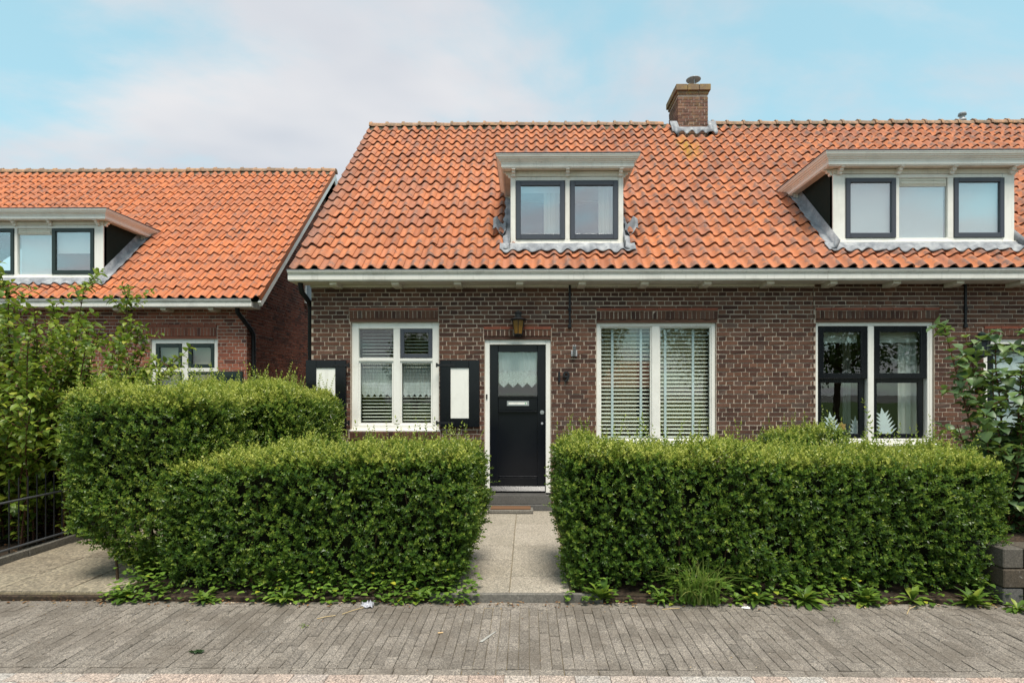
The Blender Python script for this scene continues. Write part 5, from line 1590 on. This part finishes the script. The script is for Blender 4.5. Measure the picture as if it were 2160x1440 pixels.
def shrub(name, label, base, stems, leafm, mat, stemmat, want, cat='shrub', group=None, step=0.06, side=0.0, leaf_scale=(0.75, 1.15), lowleaf=0.3, twig_len=0.4):
    """stems: list of polylines"""
    S = thing(name, base, label, cat, group)
    leaves = []
    for pts in stems:
        rad = [0.011*(1 - 0.8*i/(len(pts)-1)) + 0.002 for i in range(len(pts))]
        MB().tube(pts, rad, 6, False).build('stem', stemmat, S)
    twigs = MB()
    def along(pts, start, az):
        P = [Vector(p) for p in pts]; tot = sum((b-a).length for a, b in zip(P, P[1:])); s = start; acc = 0; k = 0
        for a, b in zip(P, P[1:]):
            L_ = (b-a).length
            while s < acc + L_:
                t = (s-acc)/L_; pos = a.lerp(b, t); d = (b-a).normalized()
                q = s/tot
                h = (k % 2)*math.pi/2 + az
                for e in (0, 1):
                    ang = h + e*math.pi + random.gauss(0, 0.3)
                    sx = d.orthogonal().normalized(); sy = d.cross(sx)
                    out = sx*math.cos(ang) + sy*math.sin(ang)
                    ld = (out*0.9 + d*(0.35 + 0.3*q) + Vector((0, 0, 0.12))).normalized()
                    sc = random.uniform(*leaf_scale)*(1.0 - 0.35*max(0, (q-0.8)/0.2))
                    up = (Vector((0, 0, 1)) + Vector((random.gauss(0, .25), random.gauss(0, .25), 0)))
                    leaves.append((pos.copy(), quat_from(ld, up), sc))
                s += step*random.uniform(0.8, 1.25); k += 1
            acc += L_
    for pts in stems:
        tot = sum((Vector(b)-Vector(a)).length for a, b in zip(pts, pts[1:]))
        along(pts, tot*lowleaf*random.uniform(0.7, 1.2), random.random()*3)
        for _ in range(int(side*tot)):
            i = random.randint(1, len(pts)-2); t = random.random()
            p = Vector(pts[i]).lerp(Vector(pts[i+1]), t)
            d = Vector((random.gauss(0, 1), random.gauss(0, 1), random.uniform(0.1, 0.9))).normalized(); L_ = twig_len*random.uniform(0.5, 1.2)
            tp = [p, p + d*L_*0.5 + Vector((0, 0, 0.02)), p + d*L_ + Vector((0, 0, L_*0.15))]
            twigs.tube(tp, [0.005, 0.004, 0.002], 4, False); along([tuple(q) for q in tp], 0.06, random.random()*3)
    if twigs.v: twigs.build('twigs', stemmat, S)['kind'] = 'stuff'
    cp = Vector((0, 0, 1.64))
    leaves.sort(key=lambda t: (t[0]-cp).length - 0.15*t[0].z if abs(t[0].x) < t[0].y*0.95 else 99)
    for pos, mt, sc in leaves[:want]:
        o = piece(random.choice(leafm), 'leaf', pos, S); o.rotation_euler = mt.to_euler(); o.scale = (sc, sc, sc)
    rest = leaves[want:]
    V, T, F = [], [], []
    tm = []
    for me in leafm:
        a = np.empty(len(me.vertices)*3, dtype=np.float32); me.vertices.foreach_get('co', a); tm.append(a.reshape(-1, 3))
    fq = np.array([list(p.vertices) for p in leafm[0].polygons], dtype=np.int32); b = 0
    for pos, mt, sc in rest:
        a = random.choice(tm); V.append((a*sc) @ np.array(mt).T + np.array(pos)); F.append(fq+b); b += len(a); T.append(np.full(len(a), random.random()))
    if V:
        me = mesh_np('leaf_mass', np.concatenate(V), np.concatenate(F), np.concatenate(T), mat, True)
        o = bpy.data.objects.new('leaf_mass', me); link(o, S); o['kind'] = 'stuff'
    return S

LL = [big_leaf(0.10, 0.058, M['shrub_l'], 'leaf', droop=random.uniform(0.25, 0.6), fold=random.uniform(0.1, 0.35), wave=0.03, seed=i) for i in range(5)]
stems = []
for i in range(150):
    a = random.uniform(0, 2*math.pi); r0 = random.uniform(0, 0.85)
    bx, by = -6.1 + r0*1.35*math.cos(a), 6.75 + r0*math.sin(a)*1.3
    top = (random.uniform(1.1, 2.6) if i < 100 else random.uniform(0.6, 1.5)) if i > 7 else random.uniform(2.7, 3.05)
    sp = random.uniform(0.15, 0.75) if i > 7 else random.uniform(0.1, 0.45)
    dx, dy_ = math.cos(a)*sp, math.sin(a)*sp
    if i <= 7: bx -= 0.15
    pts = []
    for k in range(7):
        q = k/6; pts.append((bx + dx*q**1.5*1.25 + random.gauss(0, 0.015), by + dy_*q**1.5 + random.gauss(0, 0.015), top*q))
    stems.append(pts)
shrub('leafy_shrub', 'tall bright green leafy shrub behind the fence in front of the left house', (-5.9, 6.9, 0), stems, LL, M['shrub_l'], M['redtwig'], 300, group=None, step=0.058, side=8.0, lowleaf=0.05, twig_len=0.32)

LR = [big_leaf(0.105, 0.10, M['shrub_r'], 'leaf', prof=(0.12, 1.0, 0.92, 0.62, 0.0), droop=random.uniform(0.2, 0.5), fold=random.uniform(0.08, 0.25), wave=0.05, lobes=True, seed=i) for i in range(5)]
stems = []
for (tx, ty, tz, bx) in ((3.96, 5.35, 2.27, 4.42), (4.24, 5.45, 2.18, 4.5), (4.48, 5.4, 2.16, 4.55), (4.74, 5.35, 2.17, 4.62), (4.92, 5.3, 2.45, 4.7), (5.15, 5.35, 2.34, 4.75), (5.3, 5.3, 2.1, 4.8), (3.95, 5.2, 1.35, 4.4), (4.15, 5.15, 1.52, 4.45), (4.5, 5.1, 1.55, 4.55), (4.75, 5.05, 1.6, 4.6), (5.0, 5.1, 1.7, 4.7), (5.4, 5.2, 1.9, 4.8), (4.4, 5.0, 1.2, 4.5), (4.6, 5.25, 1.9, 4.6), (4.85, 5.2, 2.0, 4.7), (5.05, 5.25, 2.2, 4.75), (5.25, 5.2, 1.7, 4.8), (5.5, 5.3, 2.3, 4.9), (4.35, 5.25, 1.7, 4.5), (4.55, 5.0, 1.35, 4.55), (4.9, 5.0, 1.5, 4.65), (5.2, 5.05, 1.45, 4.8), (4.7, 4.95, 1.15, 4.6), (5.0, 4.95, 1.3, 4.75)):
    pts = []
    for k in range(7):
        q = k/6; pts.append((bx + (tx-bx)*q**1.25 + random.gauss(0, 0.008), 5.35 + (ty-5.35)*q + random.gauss(0, 0.01), 0.3 + (tz-0.3)*q))
    stems.append(pts)
shrub('large_leaved_shrub', 'broad-leaved shrub with red-brown stems at the right edge behind the hedge', (4.6, 5.35, 0), stems, LR, M['shrub_r'], M['redtwig'], 300, step=0.078, side=7.5, lowleaf=0.05, twig_len=0.24)

# ------------------------------------------------------------------ fence at the left
FE = thing('metal_fence', (-5.055, 7.0, 0), 'low black bar fence with two grey rails beside the driveway', 'fence')
for zz, rr in ((0.58, 0.011), (0.12, 0.012)):
    MB().tube([(-5.055, 4.75, zz), (-5.055, 9.6, zz)], rr, 8).build('rail', M['rail'], FE)
bm_ = MB().tube([(0, 0, 0.08), (0, 0, 0.80)], 0.0065, 6).mesh('bar', M['iron'])
for i in range(46): piece(bm_, 'bar', (-5.055 - 0.014, 4.80 + i*0.104, 0), FE)
for yq in (4.76, 7.2, 9.58): MB().tube([(-5.055, yq, -0.05), (-5.055, yq, 0.86)], 0.018, 8).build('post', M['iron'], FE)

# ------------------------------------------------------------------ stacked blocks at the right
BW = thing('block_wall', (4.3, 4.6, 0), 'low wall of stacked grey concrete blocks at the right end of the hedge', 'wall')
bl_ = []
for r, (z0, hh) in enumerate(((-0.055, 0.135), (0.085, 0.15), (0.24, 0.16))):
    off = 0.0 if r == 1 else 0.21
    x = 3.80
    xs = [3.80 + off*(r != 1)*0.8, ]
    x = 3.80; first = 0.17 if r != 1 else 0.40
    while x < 6.6:
        w = first if x == 3.80 else 0.40
        mb = MB().box(x+0.004, x+w-0.006, 4.50 + random.gauss(0, .004), 4.72, z0+0.003, z0+hh); mb.build('block', M['block'], BW, 0.008)
        x += w
x = 4.75
for i in range(5):
    for z0, hh in ((-0.055, 0.135), (0.085, 0.15), (0.24, 0.16)):
        MB().box(3.80, 4.0, x+0.004, x+0.38, z0+0.003, z0+hh).build('block', M['block'], BW, 0.008)
    x += 0.39
pl = MB(); pl.box(4.005, 6.6, 4.73, 6.6, -0.05, 0.34); tag(pl.build('planter_soil', M['soil']), kind='structure')

# ------------------------------------------------------------------ weeds along the hedge feet
def weed(name, label, x, y, n, l, w, el, mat, cat='weed', z=-0.05, prof=(0.15, 0.45, 0.85, 1.0, 0.0), droop=0.5, group='weeds along the hedge foot'):
    Wd = thing(name, (x, y, z), label, cat, group)
    ms_ = [big_leaf(l, w, mat, 'leaf', prof=prof, droop=droop*random.uniform(0.6, 1.3), fold=0.2, wave=0.06, seed=i) for i in range(3)]
    if cat == 'weed' and l > 0.08: n = int(n*2.1); l *= 0.8; w *= 0.85
    for i in range(n):
        az = 2*math.pi*i/n + random.gauss(0, 0.25); e = R(el + random.gauss(6, 20))
        d = Vector((math.cos(az)*math.cos(e), math.sin(az)*math.cos(e)*0.8 - 0.1, math.sin(e)))
        o = piece(random.choice(ms_), 'leaf', (x, y, z + 0.005), Wd); s = random.uniform(0.4, 1.1)
        o.rotation_euler = quat_from(d, (0, 0, 1)).to_euler(); o.scale = (s, s, s)
    return Wd
weed('broadleaf_weed', 'rosette weed with upright spoon leaves right of the path end', 0.60, 4.56, 14, 0.20, 0.062, 52, M['weed'], droop=0.3)
weed('leafy_weed', 'spiky leafy weed just left of the grass tuft', 1.09, 4.55, 15, 0.13, 0.022, 45, M['weed'], prof=(0.3, 0.8, 1.0, 0.7, 0.0))
weed('dandelion_weed', 'jagged dandelion clump just right of the grass tuft', 1.86, 4.56, 14, 0.19, 0.045, 38, M['weed'])
weed('dandelion_weed', 'wide dandelion clump midway along the right hedge foot', 2.24, 4.55, 16, 0.20, 0.05, 32, M['weed'])
weed('leafy_weed', 'bushy pale weed under the right third of the right hedge', 2.72, 4.53, 18, 0.17, 0.05, 48, M['weed'], prof=(0.3, 0.9, 1.0, 0.6, 0.0))
weed('dock_weed', 'large drooping dock leaves near the right end of the hedge', 3.12, 4.56, 7, 0.18, 0.06, 40, M['weed'])
weed('leafy_weed', 'dense leafy weed at the corner of the block wall', 3.56, 4.50, 20, 0.18, 0.05, 44, M['weed'], prof=(0.3, 0.9, 1.0, 0.6, 0.0))
weed('leafy_weed', 'sprawling yellow-green weed in front of the block wall', 3.84, 4.42, 14, 0.14, 0.04, 24, M['weed'], z=-0.058)
weed('dandelion_weed', 'dandelion clump under the middle of the left hedge', -1.98, 4.54, 14, 0.16, 0.04, 34, M['weed'])
weed('leafy_weed', 'yellowing weed under the left part of the left hedge', -2.62, 4.52, 14, 0.12, 0.045, 38, M['weed'], prof=(0.3, 0.9, 1.0, 0.6, 0.0))
weed('leafy_weed', 'green weed at the left corner of the tall hedge', -3.30, 4.56, 16, 0.14, 0.045, 40, M['weed'], prof=(0.3, 0.9, 1.0, 0.6, 0.0))
weed('leafy_weed', 'lobed weed near the path at the right end of the left hedge', -0.88, 4.55, 14, 0.11, 0.055, 36, M['weed'], prof=(0.3, 0.9, 1.0, 0.6, 0.0))
# sprigs growing out of the paving joints
weed('tiny_weed', 'tiny grass sprig in a paving joint right of centre', 2.28, 4.17, 9, 0.06, 0.006, 55, M['weed'], z=ZS, group='sprigs in the paving')
weed('tiny_weed', 'flat green sprig in the paving near the block wall', 3.62, 3.98, 9, 0.07, 0.008, 20, M['weed'], z=ZS, group='sprigs in the paving')
weed('tiny_weed', 'tiny sprig in the paving left of the plastic scrap', -1.62, 4.06, 7, 0.045, 0.010, 30, M['weed'], z=ZS, group='sprigs in the paving')
# grass tuft
V, F, T = [], [], []
for i in range(230):
    az = random.uniform(0, 2*math.pi); l = random.uniform(0.2, 0.50); w = random.uniform(0.004, 0.008); lean = random.uniform(0.15, 0.85)
    bx, by = 1.40 + random.gauss(0, 0.07), 4.53 + random.gauss(0, 0.03); d = (math.cos(az), math.sin(az)*0.8 - 0.35); b = len(V); tt = random.random()
    for k in range(6):
        q = k/5; r_ = l*lean*q**1.6; z = -0.05 + l*(q*1.0 - 0.72*lean*q**2.6)
        ww = w*(1-q**2)
        px_, py_ = bx + d[0]*r_, by + d[1]*r_
        V += [(px_ - d[1]*ww, py_ + d[0]*ww, max(z, ZS+0.004)), (px_ + d[1]*ww, py_ - d[0]*ww, max(z, ZS+0.004))]; T += [tt, tt]
    for k in range(5): F.append((b+2*k, b+2*k+1, b+2*k+3, b+2*k+2))
o = bpy.data.objects.new('grass_tuft', mesh_np('grass_tuft', V, F, T, M['grass'], True)); col.objects.link(o)
tag(o, 'long drooping grass tuft spilling onto the pavement from the right hedge', 'grass tuft')
# ivy and seedlings
V, T = [], []
def scatter(x0, x1, y0, y1, n, size, zmax):
    p = np.stack([rng.uniform(x0, x1, n), y1 - (y1-y0)*rng.random(n)**1.4, np.zeros(n)], 1)
    p[:, 2] = -0.045 + zmax*rng.random(n)**1.5*np.clip((p[:, 1]-y0)/(y1-y0)+0.2, 0, 1)
    clump = (np.sin(p[:,0]*5.3) + np.sin(p[:,0]*11.7+1) + np.sin(p[:,0]*2.1+4))/3 + rng.normal(0, 0.3, n)
    p = p[clump > -0.25]
    for q in p:
        d = np.array([rng.normal(0, 1), -0.5 + rng.normal(0, 0.8), 0.25 + rng.normal(0, 0.2)]); s = size*rng.uniform(0.5, 1.2)
        V.append(leaf6(s, s*0.85, 0.2, 0.25) @ rot_to(d, np.array([0, 0, 1.0])).T + q); T.append(np.full(6, np.clip(rng.beta(2, 2.5) + (0.45 if rng.random() < 0.04 else 0), 0, 1)))
scatter(-3.45, -0.42, 4.49, 4.72, 1700, 0.052, 0.26)
scatter(0.30, 3.95, 4.49, 4.72, 1500, 0.05, 0.24)
o = bpy.data.objects.new('ground_ivy', leaf_mesh('ground_ivy', np.concatenate(V), np.concatenate(T), M['ivy'])); col.objects.link(o)
tag(o, 'creeping ivy and seedlings at the foot of the hedges', 'ground cover', kind='stuff')
# dry leaves and crumbs
V, T = [], []
for i in range(620):
    x = random.uniform(-4.4, 4.4); y = 4.50 + random.gauss(0, 0.035) if i < 430 else random.uniform(3.3, 4.45)
    if i >= 430 and random.random() < 0.5: y = random.uniform(4.1, 4.5)
    s = random.uniform(0.008, 0.035) if i < 430 else random.uniform(0.004, 0.014)
    d = np.array([random.gauss(0, 1), random.gauss(0, 1), random.gauss(0, 0.12)])
    V.append(leaf6(s, s*0.5, 0.5, random.uniform(-0.3, 0.2)) @ rot_to(d, np.array([0, 0, 1.0])).T + np.array([x, y, ZS + 0.006 + s*0.1])); T.append(np.full(6, random.random()))
for i in range(420):
    x = random.uniform(-7.2, -5.1); y = random.uniform(4.7, 8.5); s = random.uniform(0.02, 0.06)
    d = np.array([random.gauss(0, 1), random.gauss(0, 1), random.gauss(0, 0.2)])
    V.append(leaf6(s, s*0.6, 0.5, 0.1) @ rot_to(d, np.array([0, 0, 1.0])).T + np.array([x, y, -0.005 + random.random()*0.02])); T.append(np.full(6, random.random()*0.6))
o = bpy.data.objects.new('leaf_litter', leaf_mesh('leaf_litter', np.concatenate(V), np.concatenate(T), M['litter'])); col.objects.link(o)
tag(o, 'scattered dry leaves and crumbs on the pavement and under the shrub', 'leaf litter', kind='stuff')

# ------------------------------------------------------------------ small litter
def crumple(name, x, y, z, s, mat, label, cat, seed):
    r = np.random.default_rng(seed); n = 9; V, F = [], []
    for j in range(n):
        for i in range(n):
            u, v = i/(n-1)-0.5, j/(n-1)-0.5
            V.append((x + s[0]*u*(1+0.2*r.normal()) , y + s[1]*v*(1+0.2*r.normal()), z + abs(r.normal(0.3, 0.35))*s[2]))
    for j in range(n-1):
        for i in range(n-1): F.append((j*n+i, j*n+i+1, (j+1)*n+i+1, (j+1)*n+i))
    o = bpy.data.objects.new(name, mesh_np(name, V, F, None, mat)); col.objects.link(o)
    o.modifiers.new('thick', 'SOLIDIFY').thickness = 0.0012
    return tag(o, label, cat)
crumple('plastic_scrap', -1.262, 4.435, ZS+0.004, (0.085, 0.06, 0.05), mat_plain('thin_plastic', (0.55, 0.55, 0.60, 1), 0.3, 0.5, var=0.4, scale=60), 'crumpled clear plastic scrap at the foot of the left hedge', 'plastic scrap', 3)
crumple('paper_scrap', 1.73, 4.44, ZS+0.004, (0.05, 0.03, 0.012), mat_plain('paper', (0.8, 0.8, 0.78, 1)), 'small white paper scrap lying right of the grass tuft', 'paper scrap', 5)
crumple('dead_leaves', -2.16, 3.64, ZS+0.004, (0.075, 0.025, 0.02), M['tree'], 'dark shrivelled leaves lying on the pavement at lower left', 'dead leaves', 8)
b = MB(); b.tube([(-0.63, 3.945, ZS+0.009), (-0.595, 3.953, ZS+0.009)], 0.0045, 8)
tag(b.build('cigarette_butt', mat_plain('butt_paper', (0.62, 0.42, 0.22, 1), 0.9, 0.1, var=0.3, scale=90)), 'tan cigarette butt lying on the pavers left of the path', 'cigarette butt')
for k, (a, b_, lab) in enumerate((((-1.42, 4.28, ZS+0.006), (-1.29, 4.40, ZS+0.012), 'straw stalk lying beside the plastic scrap'), ((-1.58, 4.19, ZS+0.006), (-1.46, 4.25, ZS+0.008), 'pale stalk lying on the pavers left of the plastic scrap'), ((1.06, 4.40, ZS+0.005), (1.20, 4.415, ZS+0.01), 'straw stalk lying left of the grass tuft'), ((2.92, 4.33, ZS+0.005), (3.08, 4.46, ZS+0.02), 'straw stalk lying under the right end of the hedge'))):
    s_ = MB(); mid = tuple((p+q)/2 + random.gauss(0, 0.006) for p, q in zip(a[:2], b_[:2])) + ((a[2]+b_[2])/2+0.003,)
    s_.tube([a, mid, b_], 0.003, 5); tag(s_.build('straw_stalk', mat_plain('straw', (0.50, 0.38, 0.20, 1), 0.8, 0.2)), lab, 'stalk', 'straw stalks on the pavement')
# chalky smear on two pavers
sm_ = MB(); sm_.prism_z([(-0.325, 3.82), (-0.305, 3.815), (-0.262, 3.90), (-0.22, 3.985), (-0.229, 3.985), (-0.275, 3.91)], ZS+0.0035, ZS+0.0045)
o = sm_.build('paint_smear', mat_plain('thin_chalk', (0.42, 0.41, 0.38, 1), 0.9, 0.1, var=0.9, scale=70)); tag(o, 'thin white paint smear on the pavers in front of the path', 'paint mark')

# ------------------------------------------------------------------ trees over the road, seen mirrored in the panes
def tree(x, y, h, r, label, seed):
    random.seed(seed)
    Tt = thing('street_tree', (x, y, -0.1), label, 'tree', 'trees across the road')
    m = MB(); m.tube([(x, y, -0.15), (x+0.05, y, h*0.3), (x-0.1, y+0.1, h*0.6), (x, y, h*0.85)], [0.2, 0.16, 0.1, 0.04], 8)
    for i in range(8):
        a = random.uniform(0, 6.28); z0 = h*random.uniform(0.3, 0.6)
        m.tube([(x, y, z0), (x+math.cos(a)*r*0.4, y+math.sin(a)*r*0.4, z0+h*0.12), (x+math.cos(a)*r*0.8, y+math.sin(a)*r*0.8, z0+h*0.25)], [0.07, 0.05, 0.02], 6)
    m.build('trunk', M['twig'], Tt)
    n = 5200
    u = rng.normal(0, 1, (n, 3)); u /= np.linalg.norm(u, axis=1, keepdims=True)
    rad = (0.55 + 0.45*rng.random(n)) * (1 + 0.22*np.sin(u[:,0]*5+seed)*np.sin(u[:,2]*6+1) + 0.15*np.sin(u[:,1]*9))
    p = u*rad[:, None]*np.array([r, r, h*0.36]) + np.array([x, y, h*0.64])
    V, T = [], []
    for q in p:
        s = rng.uniform(0.12, 0.26); V.append(leaf6(s, s*0.7, 0.3, 0.2) @ rot_to(rng.normal(0, 1, 3), rng.normal(0, 1, 3)).T + q); T.append(np.full(6, rng.random()))
    o = bpy.data.objects.new('crown', leaf_mesh('crown', np.concatenate(V), np.concatenate(T), M['tree'])); link(o, Tt); o['kind'] = 'stuff'
tree(-6.6, -17, 5.1, 1.5, 'small round tree across the road, mirrored in the shuttered window', 1)
tree(3.6, -15.5, 7.5, 1.7, 'narrow tree across the road, mirrored at the left of the blinds', 2)
tree(9.8, -15, 9.0, 2.7, 'dark tree across the road, mirrored in the right pane of the blinds', 3)
tree(17.0, -15, 8.0, 3.3, 'broad tree across the road, mirrored in the black sash window', 4)
tree(23.0, -15, 8.5, 3.8, 'tree across the road farthest to the right, mirrored in the black sash window', 5)
# low outbuilding over the road
OB = thing('outbuilding', (3.5, -19, -0.1), 'low brick outbuilding with orange roof across the road, mirrored in the blinds', 'building')
MB().box(3.6, 7.8, -22, -18.2, -0.15, 2.0).build('wall', M['brick_red'], OB)
MB().prism_x([(-17.9, 1.98), (-20.1, 3.7), (-22.3, 1.98)], 3.4, 8.0).build('roof', M['tile'], OB)
MB().box(6.0, 7.0, -18.19, -18.15, -0.1, 1.95).build('door', M['dkgreen'], OB)
MB().box(4.2, 5.4, -18.19, -18.15, 0.9, 1.8).build('window', M['slate'], OB)
